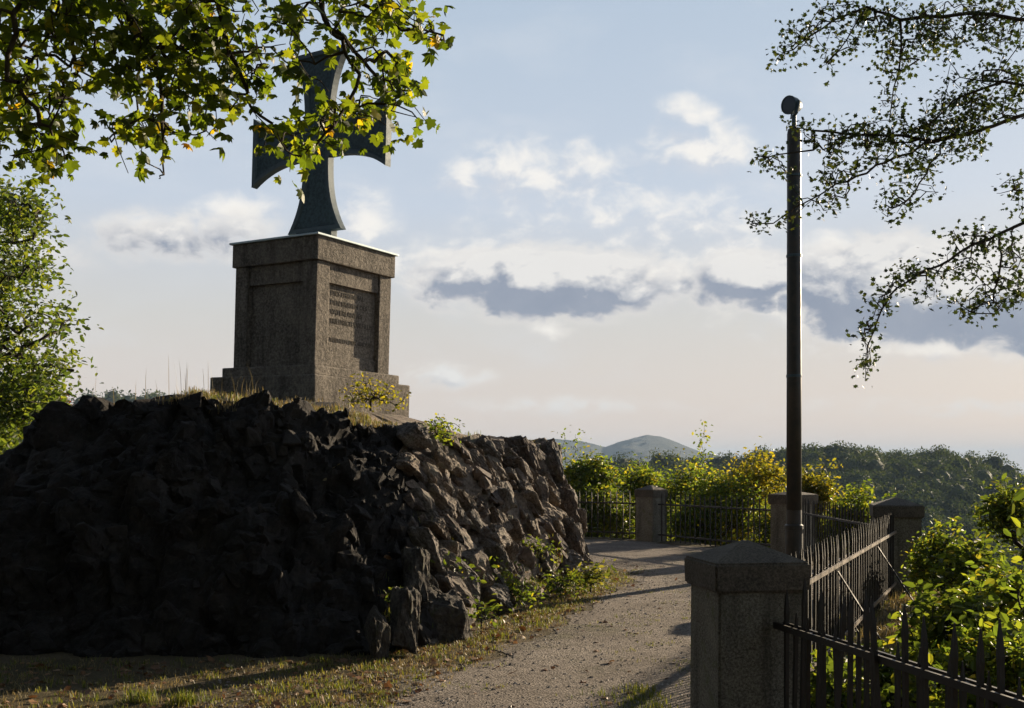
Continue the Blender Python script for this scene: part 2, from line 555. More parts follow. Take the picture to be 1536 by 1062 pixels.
# mound outline: base ring and crest ring
MB_ = np.array([(-9.5, 15), (-8, 11), (-6.6, 9.3), (-5.4, 8.9), (-4.2, 8.75), (-3.3, 8.7), (-2.5, 8.7), (-1.8, 8.75), (-1.15, 8.95), (-.72, 9.6),
                (-.35, 10.6), (.05, 11.8), (.5, 13.3), (.93, 14.7), (.9, 16.2), (.1, 18.4), (-3, 20.5), (-8, 20)], float)
MC_ = np.array([(-6.5, 14.5, 1.85), (-5.6, 12, 1.7), (-5.25, 11.0, 1.72), (-4.75, 10.7, 2.2), (-3.95, 10.6, 2.33), (-3.35, 10.6, 2.44), (-2.75, 10.7, 2.33),
                (-2.25, 10.8, 2.24), (-1.75, 11.1, 2.18), (-1.4, 11.6, 2.12), (-1.0, 12.3, 1.98), (-.55, 13.2, 1.95), (0, 14.2, 1.93), (.45, 15.1, 1.87),
                (.4, 16.2, 2.0), (-.4, 17.8, 2.1), (-3, 19.5, 2.1), (-6.5, 18.5, 2.0)], float)


def catmull(pts, u):
    n = len(pts)
    i = np.floor(u).astype(int)
    f = (u - i)[:, None]
    p0, p1, p2, p3 = pts[(i - 1) % n], pts[i % n], pts[(i + 1) % n], pts[(i + 2) % n]
    c = 0.5 * ((2 * p1) + (-p0 + p2) * f + (2 * p0 - 5 * p1 + 4 * p2 - p3) * f ** 2 + (-p0 + 3 * p1 - 3 * p2 + p3) * f ** 3)
    lin = p1 * (1 - f) + p2 * f
    return 0.5 * c + 0.5 * lin


def path_mask(x, y):
    """>0 where the gravel lies"""
    dm = poly_sd(x, y, MB_)           # outside mound
    df = -poly_sd(x, y)               # inside fence
    return np.minimum(dm - 0.75 - 0.25 * np.clip((12 - y) / 4, 0, 1), df - 0.12)


def build_path():
    xs = np.arange(-3.4, 5.4, 0.07)
    ys = np.arange(2.0, 26, 0.07)
    X, Y = np.meshgrid(xs, ys, indexing='ij')
    k = np.array([[noise.fractal(Vector((x * 1.1, y * 1.1, 3.3)), 1.0, 2.0, 4) for y in ys] for x in xs])
    msk = path_mask(X, Y) + k * 0.34
    left = X - (-1.55 + (Y - 5) * 0.33)
    msk = np.minimum(msk, np.where(Y < 9.6, left + k * 0.5, 9))
    ok = msk > 0
    z = 0.004 + 0.006 * np.clip(msk / 0.4, 0, 1)
    gx, gy = np.gradient(msk, 0.07)
    g2 = np.maximum(gx * gx + gy * gy, 0.25)
    mv = np.where(ok, 0, np.clip(-msk, 0, 0.12)) / g2
    V = np.stack([X + gx * mv, Y + gy * mv, z], -1).reshape(-1, 3)
    ny = len(ys)
    c = ok[:-1, :-1] | ok[1:, :-1] | ok[:-1, 1:] | ok[1:, 1:]
    ii, jj = np.nonzero(c)
    q = np.stack([ii * ny + jj, (ii + 1) * ny + jj, (ii + 1) * ny + jj + 1, ii * ny + jj + 1], -1)
    used = np.unique(q)
    remap = np.full(len(V), -1)
    remap[used] = np.arange(len(used))
    o = link('path', mesh_np('path', V[used], remap[q], True), M['path'])
    tag(o, kind='structure')


build_path()


# ------------------------------------------------------------------ rock mound
def rnd_cell(p, s=1.0):
    return noise.cell(Vector((p[0] * 17.31 + 3.1, p[1] * 23.17 + 1.7, p[2] * 19.73 + 9.2)) * s)


TILT = Matrix.Rotation(rad(28), 3, 'Y')


def facet(p, sc, k):
    """angular block displacement"""
    q = TILT @ Vector((p[0] / sc, p[1] / sc, p[2] / (sc * 1.35)))
    ds, ps = noise.voronoi(q)
    cp = ps[0]
    nv = noise.noise_vector(cp * 5.77 + Vector((3.1, 1.2, 8.8)))
    edge = min(1.0, (ds[1] - ds[0]) * 5.0)
    return sc * (k * (q - cp).dot(nv) * 1.6 + 0.26 * rnd_cell(cp)) * (0.35 + 0.65 * edge) - sc * 0.16 * (1 - edge)


def mound_point(u, v, w):
    """undisplaced surface; v in 0..1 wall, w in 0..1 top"""
    B = catmull(np.c_[MB_, np.zeros(len(MB_))], u)
    C = catmull(MC_, u)
    ctr = np.array([-3.0, 15.6, 2.5])
    vv = v[:, None]
    wall = B * (1 - vv) + C * vv
    wall[:, 2] = C[:, 2] * (1 - (1 - v) ** 1.15)
    ww = w[:, None]
    top = C * (1 - ww) + ctr * ww
    uf = np.clip((u - 8.3) / 1.2, 0, 1) * (u < 16)
    kk = np.clip((w - 0.02 - 0.10 * uf) / (0.34 + 0.26 * uf), 0, 1)
    top[:, 2] = C[:, 2] + (2.43 - C[:, 2]) * kk * kk * (3 - 2 * kk)
    return np.where(ww > 0, top, wall)


def build_mound():
    n = len(MB_)
    us = []
    for i in range(n):
        seg = np.linalg.norm(MB_[(i + 1) % n] - MB_[i])
        fine = 0.035 if 2 <= i <= 14 else 0.15
        k = max(6, int(seg / fine))
        us.append(i + np.arange(k) / k)
    us = np.concatenate(us)
    nu = len(us)
    vs = np.concatenate([np.linspace(-0.06, 1, 66)])
    ws = np.array([0.015, 0.03, 0.05, .07, .09, .12, .15, .18, .22, .27, .33, .4, .5, .6, .75, .9, 0.985])
    rows = [(v, 0.0) for v in vs] + [(1.0, w) for w in ws]
    G = np.stack([mound_point(us, np.full(nu, max(v, -.06)), np.full(nu, w)) for v, w in rows])   # rows,nu,3
    du = np.roll(G, -1, 1) - np.roll(G, 1, 1)
    dv = np.gradient(G, axis=0)
    nr = np.cross(du, dv)
    nr /= np.linalg.norm(nr, axis=-1, keepdims=True) + 1e-9
    out = G.copy()
    for r, (v, w) in enumerate(rows):
        for c in range(nu):
            p = G[r, c]
            uu = us[c]
            amp = 1.0
            if w > 0:
                amp = max(0.12, 1 - w * 7)
            right = min(1.0, max(0.0, (uu - 7.3) / 1.5)) if uu < 16 else 0.6
            a = facet(p, 0.5, 1.0) * (0.5 + 0.5 * right) + facet((p[0] + 9, p[1], p[2]), 0.24, 0.55) * (0.6 + 0.3 * right)
            a += 0.22 * noise.fractal(Vector(p) * 0.9, 1.0, 2.0, 4) + 0.02 * noise.fractal(Vector(p) * 9, 0.8, 2.1, 3)
            out[r, c] = p + nr[r, c] * (a * amp * (1 - 0.6 * right) - 0.10 + 0.03 * right)
    V = out.reshape(-1, 3)
    nrw = len(rows)
    i = np.arange(nrw - 1)[:, None] * nu
    j = np.arange(nu)[None]
    q = np.stack([i + j, i + (j + 1) % nu, i + nu + (j + 1) % nu, i + nu + j], -1).reshape(-1, 4)
    me = mesh_np('mound_core', V, q, False)
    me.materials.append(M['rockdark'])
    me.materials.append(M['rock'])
    # right flank bare rock; front soil and rubble, darkened to paint in its shade
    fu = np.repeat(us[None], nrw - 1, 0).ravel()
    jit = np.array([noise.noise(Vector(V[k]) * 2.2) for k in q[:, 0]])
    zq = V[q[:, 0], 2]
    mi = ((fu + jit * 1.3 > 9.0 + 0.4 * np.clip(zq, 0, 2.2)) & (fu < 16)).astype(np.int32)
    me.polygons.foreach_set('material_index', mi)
    root = empty('rock_mound', (0, 0, 0), 'big dark rough rock mound with stone-faced right flank that carries the stone pedestal', 'rock mound')
    link('core', me, None, root)
    return root, us, out, nr


MOUND, M_US, M_G, M_N = build_mound()


def rock_mesh(seed, mat, sub=3, flat=0.55):
    rr = random.Random(seed)
    bm = bmesh.new()
    for _ in range(13):
        v = Vector((rr.uniform(-1, 1), rr.uniform(-1, 1), rr.uniform(-1, 1)))
        m_ = max(abs(v.x), abs(v.y), abs(v.z))
        v = v / m_ * rr.uniform(0.72, 1.0)
        bm.verts.new((v.x * 0.5, v.y * 0.5 * flat * 1.3, v.z * 0.5))
    bmesh.ops.convex_hull(bm, input=bm.verts)
    for v in [v for v in bm.verts if not v.link_faces]:
        bm.verts.remove(v)
    bmesh.ops.bevel(bm, geom=list(bm.edges), offset=0.025, segments=1, affect='EDGES', clamp_overlap=True)
    bmesh.ops.triangulate(bm, faces=bm.faces)
    for _ in range(sub):
        bmesh.ops.subdivide_edges(bm, edges=bm.edges, cuts=1, use_grid_fill=True)
    bm.normal_update()
    sh = Vector((seed * 3.7, seed * 1.3, 0))
    for v in bm.verts:
        k = noise.fractal(v.co * 4 + sh, 0.9, 2.0, 4) * 0.055 + noise.fractal(v.co * 14 + sh, 0.8, 2.0, 4) * 0.024
        v.co += v.normal * k
    me = bm_mesh('rock', bm)
    me.materials.append(mat)
    return me


ROCKS = [rock_mesh(s, M['rock']) for s in range(12)]
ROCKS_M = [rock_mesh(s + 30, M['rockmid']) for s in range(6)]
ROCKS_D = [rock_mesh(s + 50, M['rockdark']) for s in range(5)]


def mound_at(u, v):
    c = int(np.argmin(np.abs(M_US - u)))
    r = int(round((v + 0.06) / 1.06 * 65))
    return Vector(M_G[r, c]), Vector(M_N[r, c])


def stone_matrix(p, nrm, s, rr, lift):
    side = Vector((0, 0, 1)).cross(nrm).normalized()
    down = nrm.cross(side).normalized()
    a = rad(rr.uniform(-55, 5))
    ax_z = (down * math.cos(a) + side * math.sin(a)).normalized()
    ax_y = (nrm + side * rr.uniform(-0.5, 0.5)).normalized()
    ax_x = ax_y.cross(ax_z).normalized()
    ax_y = ax_z.cross(ax_x).normalized()
    mt = Matrix((ax_x, ax_y, ax_z)).transposed().to_4x4()
    sc = Matrix.Diagonal((s * rr.uniform(0.45, 0.75), s * rr.uniform(0.6, 1.0), s * rr.uniform(0.8, 1.3), 1))
    return Matrix.Translation(p + nrm * lift) @ mt @ sc


def merged(name, items, mat):
    """many small stones as one mesh: items = (mesh, matrix)"""
    vs, fs, off = [], [], 0
    cache = {}
    for me, mx in items:
        if me.name not in cache:
            v = np.array([v.co[:] for v in me.vertices])
            f = np.array([p.vertices[:] for p in me.polygons if len(p.vertices) == 3])
            cache[me.name] = (v, f)
        v, f = cache[me.name]
        m_ = np.array(mx)
        vs.append(v @ m_[:3, :3].T + m_[:3, 3])
        fs.append(f + off)
        off += len(v)
    o = link(name, mesh_np(name, np.concatenate(vs), np.concatenate(fs)), mat, MOUND)
    o['kind'] = 'stuff'
    return o


SMALL = [rock_mesh(s + 100, M['rock'], 1) for s in range(8)]


def place_stones():
    rr = random.Random(5)
    pts = []
    tries = 0
    while len(pts) < 98 and tries < 9000:
        tries += 1
        u = rr.uniform(8.3, 14.2)
        v = rr.uniform(0.06, 0.93)
        if u < 8.7 + v * 0.9:
            continue
        if u > 12.4 and v > 0.86:
            continue
        p, nrm = mound_at(u, v)
        if any((p - q).length < 0.24 for q, _ in pts):
            continue
        pts.append((p, nrm))
    for k, (p, nrm) in enumerate(pts):
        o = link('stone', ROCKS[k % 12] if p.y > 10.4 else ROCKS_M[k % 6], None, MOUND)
        o.matrix_basis = stone_matrix(p, nrm, rr.uniform(0.34, 0.64), rr, rr.uniform(0.02, 0.10))
    items = []
    for k in range(320):
        u = rr.uniform(8.0, 14.3)
        v = rr.uniform(0.0, 0.97)
        if u < 8.6 + v * 0.9:
            continue
        p, nrm = mound_at(u, v)
        items.append((SMALL[k % 8], stone_matrix(p, nrm, rr.uniform(0.12, 0.30), rr, rr.uniform(0.01, 0.07))))
    merged('rubble', items, M['rock'])
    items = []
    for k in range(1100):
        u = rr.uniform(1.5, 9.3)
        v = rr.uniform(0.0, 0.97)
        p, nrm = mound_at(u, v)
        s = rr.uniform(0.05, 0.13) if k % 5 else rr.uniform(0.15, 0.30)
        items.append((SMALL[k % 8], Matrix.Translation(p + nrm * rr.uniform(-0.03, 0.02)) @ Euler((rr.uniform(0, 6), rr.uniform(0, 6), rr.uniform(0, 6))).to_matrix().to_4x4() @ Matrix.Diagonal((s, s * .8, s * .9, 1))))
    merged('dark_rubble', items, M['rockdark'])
    for k in range(24):
        u = rr.uniform(2.4, 8.2)
        v = rr.uniform(0.05, 0.84)
        p, nrm = mound_at(u, v)
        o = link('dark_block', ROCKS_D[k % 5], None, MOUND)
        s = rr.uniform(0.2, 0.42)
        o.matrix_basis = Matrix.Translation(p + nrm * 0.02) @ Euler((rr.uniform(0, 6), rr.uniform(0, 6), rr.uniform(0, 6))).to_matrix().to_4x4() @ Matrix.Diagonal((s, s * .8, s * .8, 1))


place_stones()

# boulders standing at the foot of the mound
for k, (px, py, d, sx, sy, sz, rx, rz, label) in enumerate([
        (566, 985, 8.75, .20, .28, .44, 4, 35, 'narrow upright stone with pale sunlit edge standing at the dark corner of the mound'),
        (606, 975, 9.0, .30, .36, .56, -6, 20, 'tall dark block with lit right edge just right of the narrow upright stone'),
        (672, 955, 9.7, .44, .36, .44, 3, 10, 'broad dark block with pointed top at the lowest right foot of the mound'),
        (622, 900, 9.9, .30, .34, .52, -8, 30, 'tall leaning slab above the dark blocks at the mound corner'),
        (846, 868, 14.2, .62, .45, .42, 8, -25, 'wedge shaped boulder at the far right foot of the mound beside yellow weeds')]):
    o = link('boulder', ROCKS_M[(k * 3 + 1) % 6] if k != 4 else ROCKS[1])
    p = P(px, py, d)
    zz = max(0.0, p.z)
    o.matrix_basis = Matrix.Translation((p.x, d, zz + sz * 0.38)) @ Euler((rad(rx), rad(-rx), rad(rz))).to_matrix().to_4x4() @ Matrix.Diagonal((sx * 1.15, sy * 1.5, sz * 1.15, 1))
    tag(o, label, 'boulder', 'boulders at the foot of the mound')

# stone lumps on the crest silhouette
# ------------------------------------------------------------------ monument
PED_AZ = rad(57)
E1 = Vector((math.cos(PED_AZ), math.sin(PED_AZ), 0))
E2 = Vector((-math.sin(PED_AZ), math.cos(PED_AZ), 0))
CORNER = Vector((-2.80, 15.0, 0))
W = 1.755
CENTER = CORNER + (E1 + E2) * (W / 2)
LEAN = rad(1.5)


def build_pedestal():
    root = empty('pedestal', (0, 0, 0), 'square brown stone pedestal with recessed panels and a metal sheet on top', 'pedestal')
    z0 = 2.2
    root.matrix_basis = Matrix.Translation((CENTER.x, CENTER.y, z0)) @ Matrix.Rotation(LEAN, 4, 'Y') @ Matrix.Rotation(PED_AZ, 4, 'Z')
    h = lambda z: z - z0
    b2 = W / 2 - 0.055

    def part(name, fn, mat):
        bm = bmesh.new()
        fn(bm)
        return link(name, bm_mesh(name, bm), mat, root)
    for hw, za, zb in ((b2 + 0.235, 2.0, 2.855), (b2 + 0.115, 2.855, 3.0)):
        part('step', lambda bm: box(bm, -hw, hw, -hw, hw, h(za), h(zb), 0.02), M['granite'])
    rec = 0.085
    part('core', lambda bm: box(bm, -b2 + rec, b2 - rec, -b2 + rec, b2 - rec, h(3.0), h(4.5)), M['granite'])
    pw = 0.27
    for sx in (-1, 1):
        for sy in (-1, 1):
            xa, xb = sorted((sx * b2, sx * (b2 - pw)))
            ya, yb = sorted((sy * b2, sy * (b2 - pw)))
            part('pilaster', lambda bm: box(bm, xa, xb, ya, yb, h(3.0), h(4.5), 0.012), M['granite'])
    li = b2 - pw + 0.002
    for s in (-1, 1):
        ya, yb = sorted((s * (b2 - 0.03), s * (b2 - rec - 0.05)))
        part('lintel', lambda bm: box(bm, -li, li, ya, yb, h(4.22), h(4.498), 0.006), M['granite'])
        part('lintel', lambda bm: box(bm, ya, yb, -li, li, h(4.22), h(4.497), 0.006), M['granite'])
        part('panel_foot', lambda bm: box(bm, -li, li, *sorted((s * (b2 - 0.065), s * (b2 - rec - 0.05))), h(3.0), h(3.2), 0.006), M['granite'])
    cw = W / 2 - 0.015
    part('cap', lambda bm: box(bm, -cw, cw, -cw, cw, h(4.5), h(4.84), 0.018), M['granite'])
    part('cover_plate', lambda bm: box(bm, -W / 2 - .02, W / 2 + .02, -W / 2 - .02, W / 2 + .02, h(4.842), h(4.872), 0.006), M['zinc'])
    lines = ['DIES EHRENMAL', 'DEN BRAVEN DES', 'VATERLANDES', 'FRIEDRICH WILHELM', '', 'WILHELM DER GROSSE']
    for i, s in enumerate(lines):
        if not s:
            continue
        bm = bmesh.new()
        cu = bpy.data.curves.new('line', 'FONT')
        cu.body = s
        cu.size = 0.105 if i < 5 else 0.09
        cu.extrude = 0.003
        cu.resolution_u = 2
        ob = bpy.data.objects.new('line', cu)
        COL.objects.link(ob)
        bpy.context.view_layer.update()
        me = bpy.data.meshes.new_from_object(ob.evaluated_get(bpy.context.evaluated_depsgraph_get()))
        wd = max(v.co.x for v in me.vertices)
        k = min(1.0, 0.93 / wd)
        if i < 2:
            k = min(k, 0.95)
        for v in me.vertices:
            v.co = Vector((v.co.x * k - 0.43, -(b2 - rec) - 0.002 - v.co.z, h(4.06) - i * 0.135 + v.co.y))
        bm.from_mesh(me)
        bpy.data.objects.remove(ob)
        bpy.data.meshes.remove(me)
        me = bpy.data.meshes.new('inscription')
        bm.to_mesh(me)
        bm.free()
        link('inscription', me, M['letter'], root)


build_pedestal()


def build_cross():
    L, hi, he = 1.37, 0.255, 0.545
    zb = 5.12

    def outline(L, ins, n=15):
        """closed loop in (u,z) about the crossing; ins shrinks the figure"""
        def half(t):
            return hi + (he - hi) * t ** 2.6 - ins
        inner = hi - ins
        ts = np.linspace(0, 1, n)
        pts = []
        for k in range(4):
            c, s = math.cos(k * math.pi / 2), math.sin(k * math.pi / 2)
            arm = []
            r0 = inner
            for t in ts:                      # lower edge going out
                r = r0 + (L - ins - r0) * t
                arm.append((r, -half((r - hi) / (L - hi) if r > hi else 0)))
            for t in ts[::-1]:
                r = r0 + (L - ins - r0) * t
                if t > 0:
                    arm.append((r, half((r - hi) / (L - hi) if r > hi else 0)))
            for (a, b_) in arm:
                pts.append((a * c - b_ * s, a * s + b_ * c))
        return pts
    th = 0.06
    o1 = outline(L, 0.0)
    o2 = outline(L, 0.065)
    o3 = outline(L, 0.085)
    n = len(o1)
    root = empty('iron_cross', (0, 0, 0), 'tall dark iron cross with flaring arms and raised rim on top of the pedestal', 'cross')
    cx = Vector((-2.97, 16.2, zb))
    root.matrix_basis = Matrix.Translation(cx) @ Matrix.Rotation(LEAN * 1.1, 4, 'Y') @ Matrix.Rotation(PED_AZ, 4, 'Z')

    # local: arms run along -Y/+Y, face looks along -X
    def V3(p, x):
        return (x, -p[0], p[1] + L)
    bm = bmesh.new()
    for sgn in (-1, 1):
        ring3 = [bm.verts.new(V3(p, sgn * (th - 0.03))) for p in o3]
        bm.faces.new(ring3 if sgn < 0 else ring3[::-1])
    link('panel', bm_mesh('panel', bm), M['crossiron'], root)
    bm = bmesh.new()
    rings = []
    for sgn in (-1, 1):
        a = [bm.verts.new(V3(p, sgn * th)) for p in o1]
        b_ = [bm.verts.new(V3(p, sgn * th)) for p in o2]
        c = [bm.verts.new(V3(p, sgn * (th - 0.032))) for p in o3]
        for i in range(n):
            j = (i + 1) % n
            bm.faces.new((a[i], a[j], b_[j], b_[i]))
            bm.faces.new((b_[i], b_[j], c[j], c[i]))
        rings.append(a)
    for i in range(n):
        j = (i + 1) % n
        bm.faces.new((rings[0][i], rings[0][j], rings[1][j], rings[1][i]))
    link('rim', bm_mesh('rim', bm), M['crossrim'], root)
    bm = bmesh.new()
    box(bm, -0.07, 0.07, -0.36, 0.36, -0.29, 0.01, 0.01)
    link('foot', bm_mesh('foot', bm), M['crossiron'], root)


build_cross()


# ------------------------------------------------------------------ fence pillars
def pillar(label, loc, side, rz, capz=1.0, top=1.17, edge=1.09):
    root = empty('fence_pillar', (loc[0], loc[1], 0), label, 'pillar', 'stone pillars of the fence', rz)
    s = side / 2
    sh = s * 0.885
    bm = bmesh.new()
    v = []
    zb = -0.35
    for z, k in ((zb, 1.03), (capz, 1.0)):
        v.append([bm.verts.new((x * sh * k, y * sh * k, z)) for x, y in ((-1, -1), (1, -1), (1, 1), (-1, 1))])
    for i in range(4):
        bm.faces.new((v[0][i], v[0][(i + 1) % 4], v[1][(i + 1) % 4], v[1][i]))
    bm.faces.new(v[0][::-1])
    bm.faces.new(v[1])
    bmesh.ops.bevel(bm, geom=list(bm.edges), offset=0.012, segments=2, affect='EDGES')
    link('shaft', bm_mesh('shaft', bm), M['pillar'], root)
    bm = bmesh.new()
    a = [bm.verts.new((x * s * 0.985, y * s * 0.985, capz - 0.012)) for x, y in ((-1, -1), (1, -1), (1, 1), (-1, 1))]
    b_ = [bm.verts.new((x * s, y * s, edge)) for x, y in ((-1, -1), (1, -1), (1, 1), (-1, 1))]
    t = bm.verts.new((0, 0, top))
    for i in range(4):
        j = (i + 1) % 4
        bm.faces.new((a[i], a[j], b_[j], b_[i]))
        bm.faces.new((b_[i], b_[j], t))
    bm.faces.new(a[::-1])
    bmesh.ops.bevel(bm, geom=list(bm.edges), offset=0.010, segments=2, affect='EDGES')
    link('cap', bm_mesh('cap', bm), M['pillar_cap'], root)
    return root


pillar('near granite fence pillar with wide pyramid cap at the bottom of the picture', (1.246, 5.70), 0.515, rad(9), 0.955, 1.20, 1.09)
pillar('fence pillar on the right whose cap shows against the wooded hill', PC, 0.60, rad(-14), 0.955, 1.19, 1.09)
pillar('pale fence pillar standing behind the lamp post', PB, 0.62, rad(38), 0.915, 1.14, 1.07)
pillar('pale fence pillar furthest away at the end of the path', PA, 0.50, rad(44), 0.93, 1.17, 1.07)

# ------------------------------------------------------------------ iron fences


def bar_mesh(name, z0, z1, w=0.022):
    bm = bmesh.new()
    h = w / 2
    prof = [(h, z0), (h, z1 - 0.16), (h * 1.15, z1 - 0.13), (h * 0.85, z1 - 0.07), (0.002, z1)]
    rings = [[bm.verts.new((x * r, y * r, z)) for x, y in ((-1, -1), (1, -1), (1, 1), (-1, 1))] for r, z in prof]
    for a, b_ in zip(rings, rings[1:]):
        for i in range(4):
            bm.faces.new((a[i], a[(i + 1) % 4], b_[(i + 1) % 4], b_[i]))
    bm.faces.new(rings[0][::-1])
    bm.faces.new(rings[-1])
    me = bm_mesh(name, bm)
    me.materials.append(M['iron'])
    return me


BAR = bar_mesh('bar', 0.02, 1.02, 0.019)
SBAR = bar_mesh('short_bar', 0.02, 0.86, 0.018)


def fence(label, p0, p1, e0=0.0, e1=0.0, step=0.15, braces=(), wobble=0.0, shorts=True, rail='iron'):
    a = Vector((p0[0], p0[1], 0))
    b_ = Vector((p1[0], p1[1], 0))
    d = (b_ - a)
    L = d.length
    rz = math.atan2(d.y, d.x)
    root = empty('iron_fence', a, label, 'fence', 'spiked iron fence runs between the pillars', rz)
    for z in (0.775, 0.15):
        bm = bmesh.new()
        for s in (-1, 1):
            box(bm, e0, L - e1, s * 0.027 - 0.007, s * 0.027 + 0.007, z - 0.016, z + 0.016)
        x = e0 + 0.3
        while x < L - e1:
            box(bm, x, x + 0.03, -0.019, 0.019, z - 0.010, z + 0.010)
            x += 0.6
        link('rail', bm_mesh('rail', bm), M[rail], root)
    n = int((L - e0 - e1) / step)
    st = (L - e0 - e1) / n
    for i in range(n):
        x = e0 + (i + 0.5) * st
        o = link('bar', BAR, None, root, (x, 0, 0))
        o.rotation_euler = (random.gauss(0, wobble), random.gauss(0, wobble), 0)
        o.scale = (1, 1, 1 + random.gauss(0, wobble))
        if shorts and i < n - 1:
            o = link('short_bar', SBAR, None, root, (x + st / 2, 0, 0))
            o.rotation_euler = (random.gauss(0, wobble), random.gauss(0, wobble), 0)
    for x in braces:
        bm = bmesh.new()
        bar_between(bm, (x, -0.045, 0.74), (x - 0.25, -0.62, -0.1), 0.013)
        link('brace', bm_mesh('brace', bm), M['iron'], root)
    return root


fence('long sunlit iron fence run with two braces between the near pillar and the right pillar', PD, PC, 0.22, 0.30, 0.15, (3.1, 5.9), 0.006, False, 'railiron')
fence('dark iron fence run in the lower right corner in front of the near pillar', (1.36, 5.52), NEAR_END, 0.05, 0.0, 0.15, (), 0.02)
fence('short iron fence run behind the lamp post between two pillars', PC, PB, 0.3, 0.3, 0.15, (), 0.006, False)
fence('iron fence run in front of the yellowing bushes between the two far pillars', PB, PA, 0.3, 0.28, 0.15, (), 0.006, False)
fence('furthest iron fence run disappearing behind the rock mound', PA, FENCE_L, 0.28, 0.0, 0.15, (), 0.006, False)


# ------------------------------------------------------------------ lamp post
def build_lamp():
    root = empty('lamp_post', (4.23, 16.0, 0), 'tall dark lamp post with a small round floodlight on top', 'lamp post')
    bm = bmesh.new()
    lathe(bm, [(0.112, 0.9), (0.108, 3.0), (0.102, 6.55), (0.09, 6.62), (0.03, 6.63)], 24)
    link('pole', bm_mesh('pole', bm, True), M['polepaint'], root)
    bm = bmesh.new()
    lathe(bm, [(0.15, -0.1), (0.15, 0.02), (0.132, 0.04), (0.13, 0.62), (0.136, 0.63), (0.136, 0.68), (0.113, 0.70), (0.113, 0.91)], 24)
    link('base_sleeve', bm_mesh('base_sleeve', bm), M['polepaint'], root)
    bm = bmesh.new()
    lathe(bm, [(0.035, 6.6), (0.035, 6.83)], 10)
    for s in (-1, 1):
        bar_between(bm, (0.0, s * 0.13, 6.83), (0.03, s * 0.155, 7.0), 0.02, 0.05)
    bar_between(bm, (0, -0.14, 6.83), (0, 0.14, 6.83), 0.05, 0.02)
    link('bracket', bm_mesh('bracket', bm), M['lampbody'], root)
    for z in (2.9, 4.7, 5.9):
        bm = bmesh.new()
        lathe(bm, [(0.1125, z), (0.116, z + .005), (0.116, z + .035), (0.1125, z + .04)], 24)
        link('clamp_band', bm_mesh('clamp_band', bm), M['lampbody'], root)
    # floodlight drum looking left and a little towards the viewer
    fl = bpy.data.objects.new('floodlight', None)
    bm = bmesh.new()
    lathe(bm, [(0.05, -0.17), (0.10, -0.15), (0.135, -0.05), (0.145, 0.06), (0.155, 0.065), (0.155, 0.10), (0.138, 0.10), (0.138, 0.085)], 24)
    me = bm_mesh('floodlight', bm)
    fo = link('floodlight', me, M['lampbody'], root)
    q = Vector((-0.80, -0.60, -0.12)).to_track_quat('Z', 'Y').to_matrix().to_4x4()
    fo.matrix_basis = Matrix.Translation((-0.03, 0, 6.98)) @ q @ Matrix.Scale(0.88, 4)
    bpy.data.objects.remove(fl)
    bm = bmesh.new()
    lathe(bm, [(0.137, 0.082), (0.137, 0.088), (0.08, 0.094), (0.0015, 0.096)], 24)
    link('lens', bm_mesh('lens', bm), M['glass'], fo)
    for k in range(3):
        bm = bmesh.new()
        lathe(bm, [(0.02, -0.19), (0.02, -0.16)], 8)
    link('cable_gland', bm_mesh('cable_gland', bm), M['lampbody'], fo)


build_lamp()

# ------------------------------------------------------------------ leaves, branches
def sym(right):
    pts = list(right) + [(-x, y) for x, y in right[::-1] if x > 1e-6]
    return pts


T_MAPLE = sym([(0, 0), (.17, -.10), (.40, -.08), (.33, .10), (.56, .30), (.43, .38), (.47, .60), (.27, .56), (.20, .76), (0, 1.0)])
T_HAW = sym([(0, 0), (.12, .22), (.40, .38), (.26, .46), (.34, .74), (.12, .70), (0, 1.0)])


def fan_template(out, center, cup):
    v = [(center[0], center[1], 0.0)] + [(x, y, -cup * (x * x * 2 + (y - center[1]) ** 2)) for x, y in out]
    n = len(out)
    f = [(0, 1 + i, 1 + (i + 1) % n) for i in range(n)]
    return np.array(v), np.array(f)


TM = fan_template(T_MAPLE, (0, .34), 0.5)
TH = fan_template(T_HAW, (0, .45), 0.4)
TS = (np.array([(0, 0, 0), (.24, .28, .07), (.22, .65, .06), (0, 1, -.06), (-.22, .65, .06), (-.24, .28, .07)]), np.array([(0, 1, 2, 3), (0, 3, 4, 5)]))
_pin = [(0, 0, 0), (.012, 0, 0), (.012, 1, -.1), (0, 1, -.1)]
_pf = [(0, 1, 2, 3)]
for k in range(6):
    y = 0.2 + k * 0.14
    for s in (-1, 1):
        i0 = len(_pin)
        L_ = 0.33 - abs(k - 2) * 0.02
        _pin += [(0, y, -.1 * y), (s * L_ * .5, y - .01, .02), (s * L_, y + .14, -.05), (s * L_ * .42, y + .17, .02)]
        _pf.append((i0, i0 + 1, i0 + 2, i0 + 3))
TP = (np.array(_pin), np.array(_pf))


def leaf_arrays(pos, dirs, nrm, size, tmpl):
    pos, dirs, nrm = (np.asarray(a, float) for a in (pos, dirs, nrm))
    dirs = dirs / (np.linalg.norm(dirs, axis=1, keepdims=True) + 1e-9)
    sd = np.cross(dirs, nrm)
    sd /= np.linalg.norm(sd, axis=1, keepdims=True) + 1e-9
    nn = np.cross(sd, dirs)
    tv, tf = tmpl
    s = np.asarray(size)[:, None, None]
    V = pos[:, None] + s * (tv[None, :, 0:1] * sd[:, None] + tv[None, :, 1:2] * dirs[:, None] + tv[None, :, 2:3] * nn[:, None])
    k = len(tv)
    cz = np.random.RandomState(len(pos)).uniform(-0.6, 2.6, (len(pos), 1, 1))
    V = V + s * tv[None, :, 2:3] * nn[:, None] * (cz - 1) if k > 8 else V
    Fc = tf[None] + (np.arange(len(pos)) * k)[:, None, None]
    return V.reshape(-1, 3), Fc.reshape(-1, tf.shape[1])


